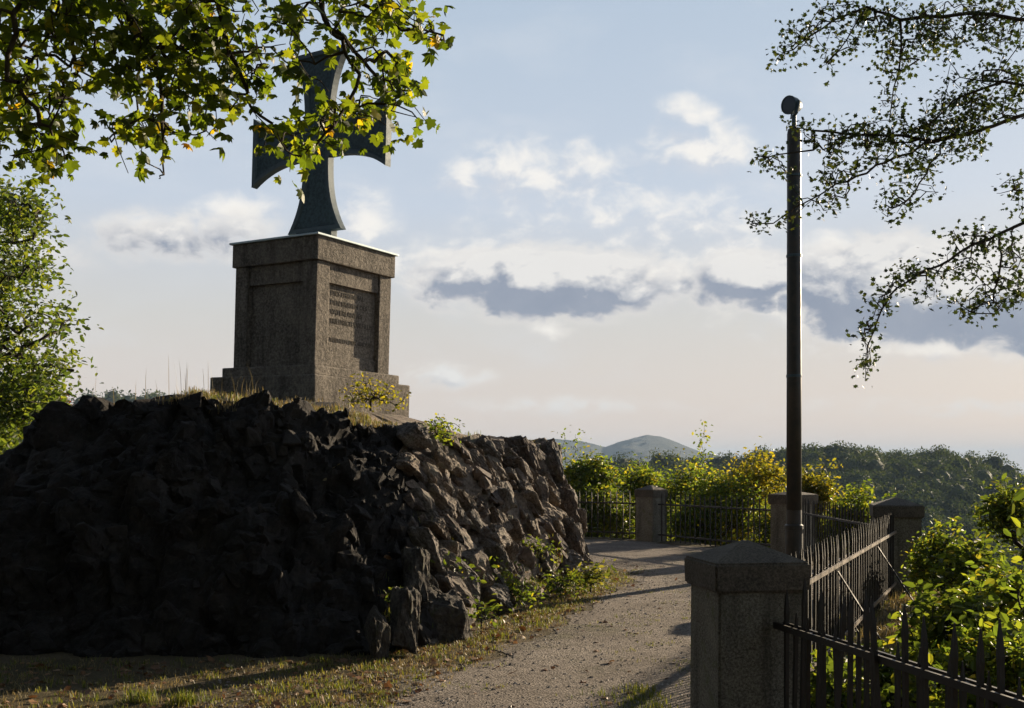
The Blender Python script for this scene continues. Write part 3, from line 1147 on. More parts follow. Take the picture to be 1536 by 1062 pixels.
def grow(nodes, parents, targets, rr, bend=0.12):
    """attach every target to the nearest existing branch node"""
    P_ = [np.array(p, float) for p in nodes]
    par = list(parents)
    T = np.array(targets, float)
    A = np.array(P_)
    D = np.min(np.linalg.norm(T[:, None] - A[None], axis=2), axis=1)
    order = np.argsort(D)
    ends = np.zeros(len(T), int)
    for ti in order:
        A = np.asarray(P_)
        d2 = np.linalg.norm(A - T[ti], axis=1)
        ni = int(np.argmin(d2))
        dist = d2[ni]
        if dist > 0.06:
            mid = (A[ni] + T[ti]) / 2 + rr.normal(size=3) * dist * bend + np.array([0, 0, dist * 0.06])
            P_.append(mid)
            par.append(ni)
            ni = len(P_) - 1
        P_.append(T[ti])
        par.append(ni)
        ends[ti] = len(P_) - 1
    return np.array(P_), np.array(par), ends


def tubes(P_, par, rtip, expo=0.5, rmax=1.0, sides=5, base_r=None):
    n = len(P_)
    cnt = np.ones(n)
    for i in range(n - 1, -1, -1):
        if par[i] >= 0 and par[i] < i:
            cnt[par[i]] += cnt[i]
    r = np.minimum(rtip * cnt ** expo, rmax)
    if base_r is not None:
        for i, v in base_r.items():
            r[i] = v
    V, Q = [], []
    ang_ = np.linspace(0, 2 * np.pi, sides, endpoint=False)
    for i in range(n):
        if par[i] < 0:
            continue
        a, b_ = P_[par[i]], P_[i]
        d = b_ - a
        L = np.linalg.norm(d)
        if L < 1e-5:
            continue
        d = d / L
        x = np.cross(d, [0.31, 0.2, 0.93] if abs(d[2]) < 0.9 else [1, 0, 0])
        x /= np.linalg.norm(x)
        y = np.cross(d, x)
        ra = min(r[par[i]], r[i] * 1.5)
        k = len(V)
        for pt, rr_ in ((a, ra), (b_, r[i])):
            for an in ang_:
                V.append(pt + rr_ * (math.cos(an) * x + math.sin(an) * y))
        for s in range(sides):
            Q.append((k + s, k + (s + 1) % sides, k + sides + (s + 1) % sides, k + sides + s))
    return mesh_np('branches', np.array(V), np.array(Q), True)


def poly_nodes(nodes, par, start, pts, sub=3, rr=None, jit=0.02):
    """append a polyline of branch nodes, return index of the last"""
    last = start
    p0 = np.array(nodes[last], float)
    for p in pts:
        p = np.array(p, float)
        for k in range(1, sub + 1):
            q = p0 + (p - p0) * k / sub
            if rr is not None and k < sub:
                q = q + rr.normal(size=3) * jit
            nodes.append(q)
            par.append(last)
            last = len(nodes) - 1
        p0 = p
    return last


def cluster_targets(clusters, d0, d1, per, rr):
    out = []
    for (cx, cyy, rx, ry, n) in clusters:
        for _ in range(max(1, int(round(n / per)))):
            a = rr.uniform(0, 2 * np.pi)
            q = math.sqrt(rr.uniform(0, 1))
            d = rr.uniform(d0, d1)
            out.append(P(cx + rx * q * math.cos(a), cyy + ry * q * math.sin(a), d)[:])
    return out


def leaves_at(ends, per, spread, size, rr, droop=0.7, normal=None, nrnd=0.9):
    pos, dr, nm, sz = [], [], [], []
    for p in ends:
        for _ in range(per):
            d = rr.normal(size=3)
            d[2] = d[2] * 0.6 - droop
            d /= np.linalg.norm(d)
            pos.append(np.array(p) + rr.normal(size=3) * spread)
            dr.append(d)
            nn = rr.normal(size=3) * nrnd + (np.array((0, -0.35, 0.8)) if normal is None else normal)
            nm.append(nn)
            sz.append(size * rr.uniform(0.5, 1.2))
    return np.array(pos), np.array(dr), np.array(nm), np.array(sz)


# --- maple whose branches hang into the picture from the upper left
def build_maple():
    rr = np.random.RandomState(3)
    root = empty('maple_tree', (-5.2, 4.6, 0), 'maple whose leafy green and yellow branches hang in from the upper left corner', 'tree')
    D = 6.6
    nodes, par = [np.array((-5.2, 4.6, -0.1))], [-1]
    tr = poly_nodes(nodes, par, 0, [(-5.15, 4.65, 1.5), (-5.0, 4.7, 3.2), (-4.75, 4.9, 4.3)], 2)
    l1 = poly_nodes(nodes, par, tr, [(-4.2, 5.6, 5.0), P(60, -70, 6.4)], 3, rr)
    l2 = poly_nodes(nodes, par, l1, [P(180, -75, 6.6)], 3, rr)
    l3 = poly_nodes(nodes, par, l2, [P(320, -80, 6.7)], 3, rr)
    l4 = poly_nodes(nodes, par, l3, [P(470, -80, 6.8)], 3, rr)
    j = poly_nodes(nodes, par, l1, [P(98, 0, D), P(108, 60, D), P(118, 105, D), P(122, 130, D)], 3, rr, .01)
    poly_nodes(nodes, par, j - 3, [P(165, 135, D)], 2, rr, .005)
    poly_nodes(nodes, par, l1, [P(20, 20, 6.2), P(10, 120, 6.2), P(40, 150, 6.2), P(75, 190, 6.2), P(85, 250, 6.2)], 3, rr, .02)
    j2 = poly_nodes(nodes, par, l2, [P(178, 0, D), P(205, 52, D)], 3, rr, .01)
    poly_nodes(nodes, par, j2, [P(232, 85, D), P(243, 150, D), P(244, 200, D), P(246, 262, D), P(238, 268, D)], 3, rr, .01)
    poly_nodes(nodes, par, j2, [P(235, 72, D), P(290, 72, D), P(340, 85, D + .2)], 3, rr, .01)
    j3 = poly_nodes(nodes, par, l3, [P(325, 0, D), P(345, 80, D), P(372, 140, D), P(376, 160, D)], 3, rr, .01)
    poly_nodes(nodes, par, j3, [P(408, 185, D), P(415, 205, D), P(430, 222, D)], 2, rr, .01)
    poly_nodes(nodes, par, j3, [P(385, 178, D)], 2, rr, .005)
    j4 = poly_nodes(nodes, par, l4, [P(483, 5, D), P(487, 28, D)], 2, rr, .01)
    poly_nodes(nodes, par, j4, [P(520, 62, D), P(545, 92, D), P(575, 135, D), P(600, 160, D), P(632, 188, D)], 3, rr, .015)
    poly_nodes(nodes, par, j4, [P(505, 55, D - .1), P(517, 78, D - .1), P(535, 130, D - .2), P(500, 190, D - .3), P(455, 235, D - .3)], 3, rr, .015)
    poly_nodes(nodes, par, l4, [P(530, -10, D + .2), P(560, 25, D + .2), P(620, 45, D + .2), P(655, 55, D + .2), P(668, 68, D + .2)], 3, rr, .015)
    cl = [(40, 30, 75, 65, 330), (140, 35, 75, 60, 300), (240, 30, 75, 50, 270), (330, 35, 60, 45, 190), (50, 120, 75, 45, 220), (25, 195, 42, 55, 140),
          (78, 205, 42, 38, 95), (95, 262, 8, 8, 3), (112, 240, 8, 8, 3), (160, 95, 50, 28, 90), (130, 138, 12, 8, 5), (108, 158, 6, 8, 3), (235, 115, 55, 30, 110), (300, 110, 50, 48, 150), (362, 95, 34, 60, 120),
          (392, 45, 28, 40, 50), (200, 185, 50, 22, 50), (255, 190, 45, 30, 60), (165, 205, 20, 12, 14), (185, 258, 10, 5, 4), (222, 240, 22, 14, 18), (310, 160, 40, 25, 55),
          (385, 145, 18, 35, 28), (335, 200, 20, 12, 10), (328, 212, 6, 6, 2), (430, 30, 30, 28, 40), (490, 18, 50, 24, 70), (560, 18, 55, 28, 95), (618, 25, 40, 22, 60),
          (655, 42, 20, 22, 22), (668, 72, 5, 5, 2), (550, 75, 36, 30, 50), (585, 105, 38, 32, 75), (615, 122, 20, 25, 22), (436, 62, 18, 14, 12), (435, 92, 22, 22, 26), (455, 100, 20, 20, 20),
          (500, 160, 45, 28, 55), (565, 150, 40, 25, 50), (622, 185, 22, 12, 14), (590, 190, 25, 8, 9), (480, 200, 48, 22, 62), (455, 222, 28, 18, 32), (405, 200, 14, 9, 9),
          (425, 188, 18, 12, 10), (437, 258, 5, 5, 2), (530, 182, 30, 16, 22), (400, 215, 10, 6, 4)]
    tg = cluster_targets(cl, 6.1, 7.2, 4.6, rr)
    NP, NPar, ends = grow(nodes, par, tg, rr)
    base = {i: v for i, v in zip(range(7), (0.30, 0.26, 0.23, 0.21, 0.19, 0.17, 0.15))}
    NP = NP - np.array(root.location)
    link('trunk', tubes(NP, NPar, 0.0024, 0.38, 0.12, 6, base), M['bark'], root)
    pos, dr, nm, sz = leaves_at(NP[ends], 3, 0.06, 0.084, rr, 0.55, np.array((0.25, -0.55, 0.6)), 0.75)
    # unseen crown over and behind the viewer, extended to dim the sky light
    q = rr.normal(size=(26000, 3))
    q /= np.linalg.norm(q, axis=1, keepdims=True)
    q = q * rr.uniform(0.25, 1, (len(q), 1)) ** 0.4 * np.array((6.5, 6.0, 3.4)) + np.array((-3.0, 1.6, 7.4))
    q = q[(q[:, 2] > 2.3 + 0.46 * np.maximum(q[:, 1], 0)) & (q[:, 2] > 4.6)][:11000]
    n = len(q)
    d = rr.normal(size=(n, 3)) - np.array((0, 0, 0.7))
    pos = np.concatenate([pos, q - np.array(root.location)])
    dr = np.concatenate([dr, d])
    nm = np.concatenate([nm, rr.normal(size=(n, 3)) * 0.6 + np.array((0.2, -.3, .8))])
    sz = np.concatenate([sz, rr.uniform(0.14, 0.24, n)])
    V, Fc = leaf_arrays(pos, dr, nm, sz, TM)
    link('crown', mesh_np('crown', V, Fc), M['maple'], root)


build_maple()


def build_hawthorn():
    rr = np.random.RandomState(5)
    base = (4.3, 4.4, -0.6)
    root = empty('hawthorn_tree', base, 'small-leaved hawthorn reaching in with thin dark twigs from the right edge', 'tree')
    D = 4.7
    nodes, par = [np.array(base)], [-1]
    tr = poly_nodes(nodes, par, 0, [(4.25, 4.4, 1.0), (4.0, 4.5, 2.2)], 3)
    f1 = poly_nodes(nodes, par, tr, [(3.6, 4.6, 2.9), P(1640, 190, D)], 3, rr)
    f0 = poly_nodes(nodes, par, tr, [(3.7, 4.6, 3.3), P(1660, 100, D)], 3, rr)
    f2 = poly_nodes(nodes, par, tr, [P(1700, 330, D)], 2, rr)
    a = poly_nodes(nodes, par, f1, [P(1536, 172, D), P(1470, 195, D), P(1400, 212, D)], 3, rr, .006)
    b_ = poly_nodes(nodes, par, a, [P(1330, 203, D), P(1262, 200, D), P(1200, 192, D), P(1185, 188, D)], 3, rr, .006)
    poly_nodes(nodes, par, a, [P(1345, 235, D), P(1300, 260, D), P(1255, 275, D), P(1215, 300, D), P(1160, 335, D), P(1125, 336, D)], 3, rr, .006)
    poly_nodes(nodes, par, b_ - 4, [P(1220, 225, D), P(1165, 232, D), P(1140, 238, D)], 2, rr, .006)
    poly_nodes(nodes, par, a - 1, [P(1395, 245, D), P(1372, 290, D), P(1330, 318, D)], 3, rr, .006)
    c = poly_nodes(nodes, par, f0, [P(1536, 128, D), P(1440, 116, D)], 3, rr, .004)
    poly_nodes(nodes, par, c - 2, [P(1430, 150, D), P(1400, 180, D)], 2, rr, .006)
    dd = poly_nodes(nodes, par, f0, [P(1560, 30, D), P(1450, 20, D), P(1350, 30, D), P(1300, 10, D), P(1250, 30, D), P(1200, 65, D), P(1165, 88, D)], 3, rr, .006)
    poly_nodes(nodes, par, dd - 12, [P(1350, 90, D), P(1338, 150, D), P(1334, 180, D)], 3, rr, .006)
    poly_nodes(nodes, par, dd - 9, [P(1270, 60, D), P(1240, 95, D)], 2, rr, .006)
    e = poly_nodes(nodes, par, f2, [P(1560, 322, D), P(1500, 350, D), P(1440, 378, D), P(1390, 405, D), P(1345, 432, D), P(1322, 465, D), P(1303, 515, D), P(1298, 570, D)], 3, rr, .006)
    poly_nodes(nodes, par, e - 18, [P(1500, 400, D), P(1490, 450, D), P(1440, 470, D)], 3, rr, .006)
    poly_nodes(nodes, par, f2, [P(1580, 290, D), P(1520, 285, D), P(1495, 290, D)], 2, rr, .006)
    cl = [(1180, 82, 22, 16, 40), (1212, 48, 38, 22, 80), (1270, 22, 50, 22, 120), (1350, 28, 60, 28, 190), (1245, 88, 22, 16, 34), (1335, 95, 24, 45, 110), (1270, 60, 26, 18, 40),
          (1400, 75, 40, 30, 110), (1440, 35, 60, 38, 220), (1505, 35, 45, 45, 230), (1335, 155, 16, 18, 30), (1500, 140, 60, 40, 330), (1430, 170, 50, 35, 220), (1420, 205, 60, 30, 230),
          (1330, 200, 70, 22, 210), (1340, 230, 50, 25, 110), (1250, 208, 50, 24, 130), (1150, 238, 24, 14, 42), (1180, 262, 12, 10, 12), (1205, 190, 20, 10, 30), (1255, 262, 42, 26, 110), (1248, 305, 22, 16, 36),
          (1150, 332, 36, 10, 44), (1215, 300, 16, 18, 20), (1350, 290, 32, 24, 70), (1378, 255, 20, 30, 70), (1335, 318, 14, 10, 18), (1400, 285, 8, 10, 8), (1515, 275, 22, 10, 26), (1528, 300, 12, 30, 30),
          (1455, 355, 40, 16, 60), (1390, 402, 30, 18, 60), (1350, 418, 24, 18, 56), (1325, 452, 22, 20, 56), (1302, 498, 14, 18, 34), (1296, 548, 12, 25, 38), (1435, 400, 36, 26, 60),
          (1490, 375, 46, 32, 100), (1500, 438, 40, 34, 120), (1450, 462, 30, 16, 60), (1395, 438, 18, 12, 22), (1522, 400, 20, 45, 80), (1415, 118, 12, 6, 8)]
    tg = cluster_targets(cl, 4.45, 5.0, 3.0, rr)
    NP, NPar, ends = grow(nodes, par, tg, rr, 0.10)
    bs = {i: v for i, v in zip(range(7), (0.13, 0.12, 0.11, 0.10, 0.09, 0.08, 0.07))}
    NP = NP - np.array(root.location)
    link('trunk', tubes(NP, NPar, 0.0011, 0.33, 0.022, 5, bs), M['bark'], root)
    pos, dr, nm, sz = leaves_at(NP[ends], 5, 0.026, 0.028, rr, 0.15, np.array((0.2, -0.3, 0.7)), 0.9)
    V, Fc = leaf_arrays(pos, dr, nm, sz, TH)
    link('crown', mesh_np('crown', V, Fc), M['hawthorn'], root)


build_hawthorn()


def build_rowan():
    rr = np.random.RandomState(9)
    D = 19.0
    bx = P(-60, 696, D)
    bz = float(ground_h(np.array([bx.x]), np.array([D]))[0])
    base = (bx.x, D, bz)
    root = empty('rowan_tree', base, 'light green feathery-leaved tree behind the left end of the mound', 'tree')
    nodes, par = [np.array(base)], [-1]
    t1 = poly_nodes(nodes, par, 0, [P(-55, 640, D), P(-45, 560, D), P(-50, 450, D), P(-60, 350, D), P(-70, 260, D)], 4, rr, .05)
    for (s, pts) in ((6, [(0, 600), (40, 570), (80, 578), (110, 555)]), (10, [(0, 520), (40, 490), (85, 480)]), (12, [(0, 540), (60, 510), (105, 492)]),
                     (14, [(10, 420), (60, 395)]), (17, [(20, 330), (60, 315)]), (4, [(0, 640), (40, 620)]), (18, [(-10, 300), (30, 295)])):
        poly_nodes(nodes, par, s, [P(x, y, D + rr.uniform(-.8, .8)) for x, y in pts], 3, rr, .03)
    cl = [(0, 300, 45, 25, 60), (45, 312, 28, 14, 36), (20, 345, 45, 28, 70), (10, 395, 55, 28, 80), (62, 398, 24, 12, 26), (15, 440, 45, 25, 60), (0, 480, 40, 24, 50), (60, 475, 26, 12, 20),
          (95, 482, 16, 8, 10), (20, 520, 45, 20, 36), (90, 500, 10, 6, 6), (10, 555, 55, 26, 90), (75, 545, 26, 14, 22), (105, 552, 14, 8, 8), (30, 590, 50, 22, 120), (60, 598, 26, 16, 46), (20, 620, 45, 20, 110), (0, 645, 35, 20, 80),
          (-60, 300, 60, 60, 90), (-70, 420, 70, 70, 120), (-70, 540, 70, 70, 120), (-60, 640, 60, 40, 70), (10, 665, 20, 12, 20)]
    tg = cluster_targets(cl, D - 1.3, D + 1.3, 2.0, rr)
    NP, NPar, ends = grow(nodes, par, tg, rr)
    NP = NP - np.array(root.location)
    link('trunk', tubes(NP, NPar, 0.006, 0.42, 0.2, 5), M['bark'], root)
    pos, dr, nm, sz = leaves_at(NP[ends], 19, 0.20, 0.125, rr, 0.25, np.array((0.1, -0.4, 0.7)), 0.8)
    V, Fc = leaf_arrays(pos, dr, nm, sz, TS)
    link('crown', mesh_np('crown', V, Fc), M['rowan'], root)


build_rowan()


# ------------------------------------------------------------------ shrubs
def shrub(label, px, top, wpx, d, mat, leaf=0.07, nl=2600, spires=(), name='shrub', cat='shrub', group=None, base=None, lumps=16, flat=0.8, dens=1.0):
    leaf *= 1.0 if dens == 1.0 else 1.25
    top -= 0 if dens == 1.0 else 8
    nl = int(nl * dens)
    rr = np.random.RandomState(int(px * 7 + top * 3 + d * 11) % 99991)
    c = P(px, top, d)
    gz = float(ground_h(np.array([c.x]), np.array([d]))[0]) if base is None else base
    H = c.z - gz
    w = wpx / F * d / 2
    root = empty(name, (c.x, d, gz), label, cat, group)
    nodes, par = [np.array((0, 0, -0.05))], [-1]
    trunk = poly_nodes(nodes, par, 0, [(0, 0, H * 0.25)], 2)
    tg = []
    per = 6
    for k in range(lumps):
        a = rr.uniform(0, 2 * np.pi)
        q = math.sqrt(rr.uniform(0, 1))
        hz = rr.uniform(0.18, 1.0) ** (1.0 if dens == 1.0 else 0.7)
        lim = math.sqrt(max(0.05, 1 - (max(0, hz - 0.45) / 0.6) ** 2))
        lc = np.array((w * q * math.cos(a) * lim, w * q * math.sin(a) * lim * flat, H * (hz * 0.93)))
        lr = rr.uniform(0.22, 0.42) * w + 0.05
        for _ in range(max(2, int(nl / per / lumps))):
            v = rr.normal(size=3)
            v /= np.linalg.norm(v)
            q_ = lc + v * lr * rr.uniform(0.35, 1.0) ** 0.5 * np.array((1, 1, 0.8))
            q_[2] = max(0.04, min(q_[2], H))
            tg.append(q_)
    for (sx, sy, n) in spires:
        e = P(sx, sy, d)
        ex, ez = e.x - c.x, e.z - gz
        st = np.array((ex * 0.7, 0, min(H * .75, ez * .75)))
        for k in range(n):
            t = k / max(1, n - 1)
            tg.append(st + (np.array((ex, 0, ez)) - st) * t + rr.normal(size=3) * 0.09 * (1 - 0.6 * t))
    NP, NPar, ends = grow(nodes, par, tg, rr)
    link('stems', tubes(NP, NPar, 0.0022, 0.42, 0.06, 4), M['bark'], root)
    pos, dr, nm, sz = leaves_at(NP[ends], per, leaf * 0.9, leaf, rr, 0.1, np.array((0.2, -0.3, 0.7)), 0.9)
    V, Fc = leaf_arrays(pos, dr, nm, sz, TS)
    link('foliage', mesh_np('foliage', V, Fc), mat, root)
    return root


GB = 'bushes behind the fence'
shrub('green bush with a thin raised tip just right of the mound wall', 885, 690, 100, 26, M['bush'], .085, 3200, [(845, 648, 12), (862, 655, 14), (885, 672, 12)], group=GB, lumps=34, dens=2.6)
shrub('low yellow-green bush behind the furthest fence run left of the far pillar', 900, 742, 130, 25.2, M['bushgreen'], .08, 2200, group=GB, lumps=34, dens=2.6)
shrub('darker green bush rising behind the furthest pillar', 970, 705, 110, 27, M['bush'], .085, 3000, [(958, 688, 10), (990, 690, 9)], group=GB, lumps=34, dens=2.6)
shrub('bush with one tall thin reddish spire above the others', 1045, 700, 110, 25.5, M['bush'], .08, 3000, [(1055, 640, 22), (1020, 676, 10), (1050, 660, 14)], group=GB, lumps=34, dens=2.6)
shrub('yellowing bush left of the lamp post', 1125, 688, 130, 24, M['bushyellow'], .08, 3600, [(1140, 672, 10), (1100, 682, 8)], group=GB, lumps=34, dens=2.6)
shrub('lower green bush in front of the yellowing one', 1075, 725, 130, 23, M['bush'], .075, 3000, group=GB, lumps=34, dens=2.6)
shrub('bush with pointed yellow-green shoots right of the lamp post', 1225, 715, 100, 21.5, M['bushyellow'], .075, 2600, [(1238, 692, 12), (1252, 698, 8), (1205, 700, 8)], group=GB, lumps=34, dens=2.6)
shrub('round green bush sloping down left of the right pillar', 1285, 738, 100, 20.5, M['bush'], .07, 2600, [(1340, 738, 8), (1290, 726, 8)], group=GB, lumps=34, dens=2.6)
shrub('low dim bush at the foot of the fence behind the lamp post', 1180, 770, 150, 22, M['bushgreen'], .075, 2200, group=GB, lumps=34, dens=2.6)
GR = 'undergrowth outside the fence'
shrub('leafy bush at right edge reaching highest beside the wooded hill', 1525, 735, 130, 11.5, M['bushgreen'], .075, 3200, [(1500, 728, 8), (1530, 716, 8)], group=GR)
shrub('yellow-green bush just right of the right pillar', 1415, 800, 90, 12, M['bush'], .07, 2600, [(1430, 780, 10), (1405, 792, 8)], group=GR)
shrub('broad bush of light green leaves in the middle of the right undergrowth', 1470, 825, 140, 10, M['bushgreen'], .085, 3000, [(1460, 805, 8)], group=GR)
shrub('dense bush at the right edge above the spiked bars', 1530, 850, 150, 8.2, M['bush'], .08, 2600, group=GR)
shrub('bush of bigger leaves behind the near spiked bars', 1440, 900, 150, 7.8, M['bushgreen'], .095, 2200, group=GR)
shrub('dark low bush in the lowest right corner behind the bars', 1500, 960, 200, 6.2, M['bush'], .08, 2600, group=GR)
shrub('low plants seen through the bars beside the near pillar', 1330, 985, 130, 7.0, M['bushgreen'], .08, 1500, group=GR, base=-0.25)
shrub('low plants at the bottom edge between the first spiked bars', 1260, 1000, 100, 6.4, M['bushgreen'], .08, 1000, group=GR, base=-0.2)
# big leaved sapling sticking up at the right edge
shrub('sapling with a few big dark leaves at the right edge under the sky', 1552, 692, 44, 7.0, M['bush'], .11, 120, group=GR, lumps=5)
shrub('reddish bush peeping over the left crest of the mound', 98, 578, 46, 22, M['redleaf'], .08, 900)
# weeds at the foot of the mound
GW = 'weeds growing from the mound'
for (px, py, wpx, d, h, mt, lf, nl, label) in [
        (682, 862, 60, 10.6, .34, 'bushgreen', .075, 170, 'bright green weed with broad leaves in a cleft low on the mound corner'),
        (745, 868, 60, 11.6, .36, 'bushgreen', .07, 210, 'yellow-green weed halfway along the foot of the stone wall'),
        (768, 898, 90, 11.6, .30, 'bush', .06, 420, 'low straggling weed at the edge of the path below the stone wall'),
        (808, 830, 50, 13.2, .34, 'bushgreen', .07, 190, 'small leafy weed high in the stones near the far end of the wall'),
        (840, 888, 70, 12.7, .34, 'bushgreen', .06, 420, 'dark green bushy weed beside the far wedge boulder'),
        (886, 888, 56, 13.2, .52, 'grass', .07, 620, 'tall yellow-green weed clump at the far right foot of the mound'),
        (722, 932, 40, 10.2, .30, 'bushgreen', .07, 120, 'small bright weed beside the broad dark block at the path edge'),
        (598, 900, 16, 9.4, .12, 'bushgreen', .05, 18, 'tiny green sprig on the dark corner of the mound'),
        (505, 718, 22, 10.5, .16, 'drygrass', .06, 26, 'tiny dry brown sprig on the dark front of the mound')]:
    p = P(px, py, d)
    h *= 0.6
    wpx *= 0.85
    nl = int(nl * 0.6)
    shrub(label, px, 696 - (p.z + h - EYE) / d * F, wpx, d, M[mt], lf, nl, group=GW, base=p.z - 0.02, lumps=6, name='weed', cat='weed')
shrub('trailing plant with yellow leaves growing against the right side of the pedestal foot', 556, 584, 84, 14.3, M['bushyellow'], .06, 420, [(538, 566, 10), (560, 574, 8), (583, 582, 8)], name='weed', cat='weed', base=2.36, lumps=12, flat=.4)
shrub('green trailing weeds over the crest of the stone wall', 645, 632, 75, 12.0, M['bush'], .05, 420, name='weed', cat='weed', base=1.85, lumps=9)


# ------------------------------------------------------------------ grass, litter, gravel
def blades(pos, h, w, rr, lean=0.45):
    pos = np.asarray(pos, float)
    n = len(pos)
    a = rr.uniform(0, 2 * np.pi, n)
    hh_ = h * rr.uniform(0.45, 1.2, n)
    ln = lean * rr.uniform(0.1, 1, n)
    dx, dy = np.cos(a), np.sin(a)
    sx, sy = -dy * w / 2, dx * w / 2
    z = np.zeros(n)
    b0 = pos + np.stack([sx, sy, z], 1)
    b1 = pos - np.stack([sx, sy, z], 1)
    md = pos + np.stack([dx * hh_ * ln * .35, dy * hh_ * ln * .35, hh_ * .6], 1)
    m0 = md + np.stack([sx, sy, z], 1) * .75
    m1 = md - np.stack([sx, sy, z], 1) * .75
    tp = pos + np.stack([dx * hh_ * ln, dy * hh_ * ln, hh_ * (1 - .3 * ln)], 1)
    V = np.stack([b0, b1, m1, m0, tp], 1).reshape(-1, 3)
    i = (np.arange(n) * 5)[:, None]
    return V, [i + np.array([[0, 1, 2, 3]]), i + np.array([[3, 2, 4]])]


def tuft_points(n, sampler, per, spread, rr):
    out = []
    while len(out) < n:
        p = sampler()
        if p is None:
            continue
        for _ in range(per):
            out.append((p[0] + rr.normal() * spread, p[1] + rr.normal() * spread, p[2]))
    return np.array(out[:n])


from mathutils.bvhtree import BVHTree
bpy.context.view_layer.update()
_core = [o for o in MOUND.children if o.name.startswith('core')][0]
BVH = BVHTree.FromPolygons([v.co[:] for v in _core.data.vertices], [p.vertices[:] for p in _core.data.polygons])


def top_of(x, y):
    h = BVH.ray_cast(Vector((x, y, 6)), Vector((0, 0, -1)))
    return None if h[0] is None else h[0]


rr = np.random.RandomState(21)


def s_top():
    # just behind the crest and round the pedestal
    u = rr.uniform(4.8, 13.8)
    w = abs(rr.normal()) * 0.10 + 0.01
    q = mound_point(np.array([u]), np.array([1.0]), np.array([w]))[0]
    if u > 10.5 and rr.uniform() < 0.75:
        return None
    return top_of(q[0], q[1])


pts = tuft_points(4200, s_top, 14, 0.05, rr)
V, Fc = blades(pts, 0.075, 0.007, rr, 0.7)
tag(link('dry_grass', mesh_np('dry_grass', V, Fc), M['drygrass']), kind='stuff')
pts = tuft_points(1500, s_top, 14, 0.05, rr)
V, Fc = blades(pts, 0.075, 0.008, rr, 0.6)
tag(link('crest_grass', mesh_np('crest_grass', V, Fc), M['grass']), kind='stuff')


# thin stalks standing above the crest
def s_stalk():
    u = rr.uniform(3.3, 6.5)
    q = mound_point(np.array([u]), np.array([1.0]), np.array([rr.uniform(.02, .25)]))[0]
    return top_of(q[0], q[1])


pts = tuft_points(34, s_stalk, 1, 0.08, rr)
V, Fc = blades(pts, 0.40, 0.005, rr, 0.35)
tag(link('grass_stalks', mesh_np('grass_stalks', V, Fc), M['drygrass']), kind='stuff')


def pm(x, y):
    return float(path_mask(np.array([x]), np.array([y]))[0])


def s_edge():
    y = rr.uniform(4.8, 16.0)
    x = rr.uniform(-5, 2.4)
    s = float(poly_sd(np.array([x]), np.array([y]), MB_)[0])
    if s < 0.02:
        return None
    left = x - (-1.55 + (y - 5) * 0.33)
    if y < 9.4 and left < 0.1:
        return (x, y, 0) if rr.uniform() < 0.3 + 0.35 * (x > -1.7) else None
    k = abs(s - 0.38)
    if k > 0.45 or rr.uniform() > 1 - k / 0.45:
        return None
    return (x, y, 0)


pts = tuft_points(9000, s_edge, 12, 0.03, rr)
V, Fc = blades(pts, 0.05, 0.006, rr, 0.8)
tag(link('path_edge_grass', mesh_np('path_edge_grass', V, Fc), M['grass']), kind='stuff')
pts = tuft_points(17000, s_edge, 9, 0.05, rr)
V, Fc = blades(pts, 0.04, 0.005, rr, 1.3)
tag(link('dry_turf', mesh_np('dry_turf', V, Fc), M['drygrass']), kind='stuff')


def s_pillar():
    # beside the near pillar and along the inside of the long fence
    if rr.uniform() < 0.4:
        return (1.0 - abs(rr.normal()) * 0.18, rr.uniform(5.3, 7.6), 0)
    t = rr.uniform(0, 1)
    x = PD[0] + (PC[0] - PD[0]) * t
    y = PD[1] + (PC[1] - PD[1]) * t
    return (x - abs(rr.normal()) * 0.12 - .02, y, 0)


pts = tuft_points(5000, s_pillar, 9, 0.05, rr)
V, Fc = blades(pts, 0.06, 0.006, rr, 0.8)
tag(link('fence_grass', mesh_np('fence_grass', V, Fc), M['grass']), kind='stuff')


def s_out():
    t = rr.uniform(0, 1)
    x = PD[0] + (PC[0] - PD[0]) * t
    y = PD[1] + (PC[1] - PD[1]) * t
    q = rr.uniform(0.03, 1.6)
    x, y = x + q * 0.905, y - q * 0.425
    return (x, y, float(ground_h(np.array([x]), np.array([y]))[0]))


pts = tuft_points(9000, s_out, 10, 0.06, rr)
V, Fc = blades(pts, 0.13, 0.007, rr, 1.0)
tag(link('bank_grass', mesh_np('bank_grass', V, Fc), M['drygrass']), kind='stuff')


# two bright tufts at the bottom left
for (px, py, lab) in ((215, 1052, 'bright grass tuft at the bottom left edge of the mound shadow'), (275, 1056, 'second bright grass tuft right of the first in the lower left')):
    d = EYE * F / (py - 696)
    p = P(px, py, d)
    pts = np.c_[np.clip(rr.normal(size=160), -2, 2) * 0.055 + p.x, np.clip(rr.normal(size=160), -2, 2) * 0.05 + d, np.zeros(160)]
    V, Fc = blades(pts - np.array((p.x, d, 0)), 0.10, 0.006, rr, 0.6)
    o = link('grass_tuft', mesh_np('grass_tuft', V, Fc), M['grass'], None, (p.x, d, 0))
    tag(o, lab, 'grass tuft')


def scatter_litter(n, sampler):
    pts = []
    while len(pts) < n:
        p = sampler()
        if p is not None:
            pts.append(p)
    pts = np.array(pts)
    pts[:, 2] += 0.012
    d = rr.normal(size=(n, 3))
    d[:, 2] *= 0.2
    nm = rr.normal(size=(n, 3)) * 0.35 + np.array((0, 0, 1))
    return leaf_arrays(pts, d, nm, rr.uniform(0.025, 0.075, n), TM)


V, Fc = scatter_litter(1500, s_edge)
tag(link('fallen_leaves', mesh_np('fallen_leaves', V, Fc), M['deadleaf']), kind='stuff')


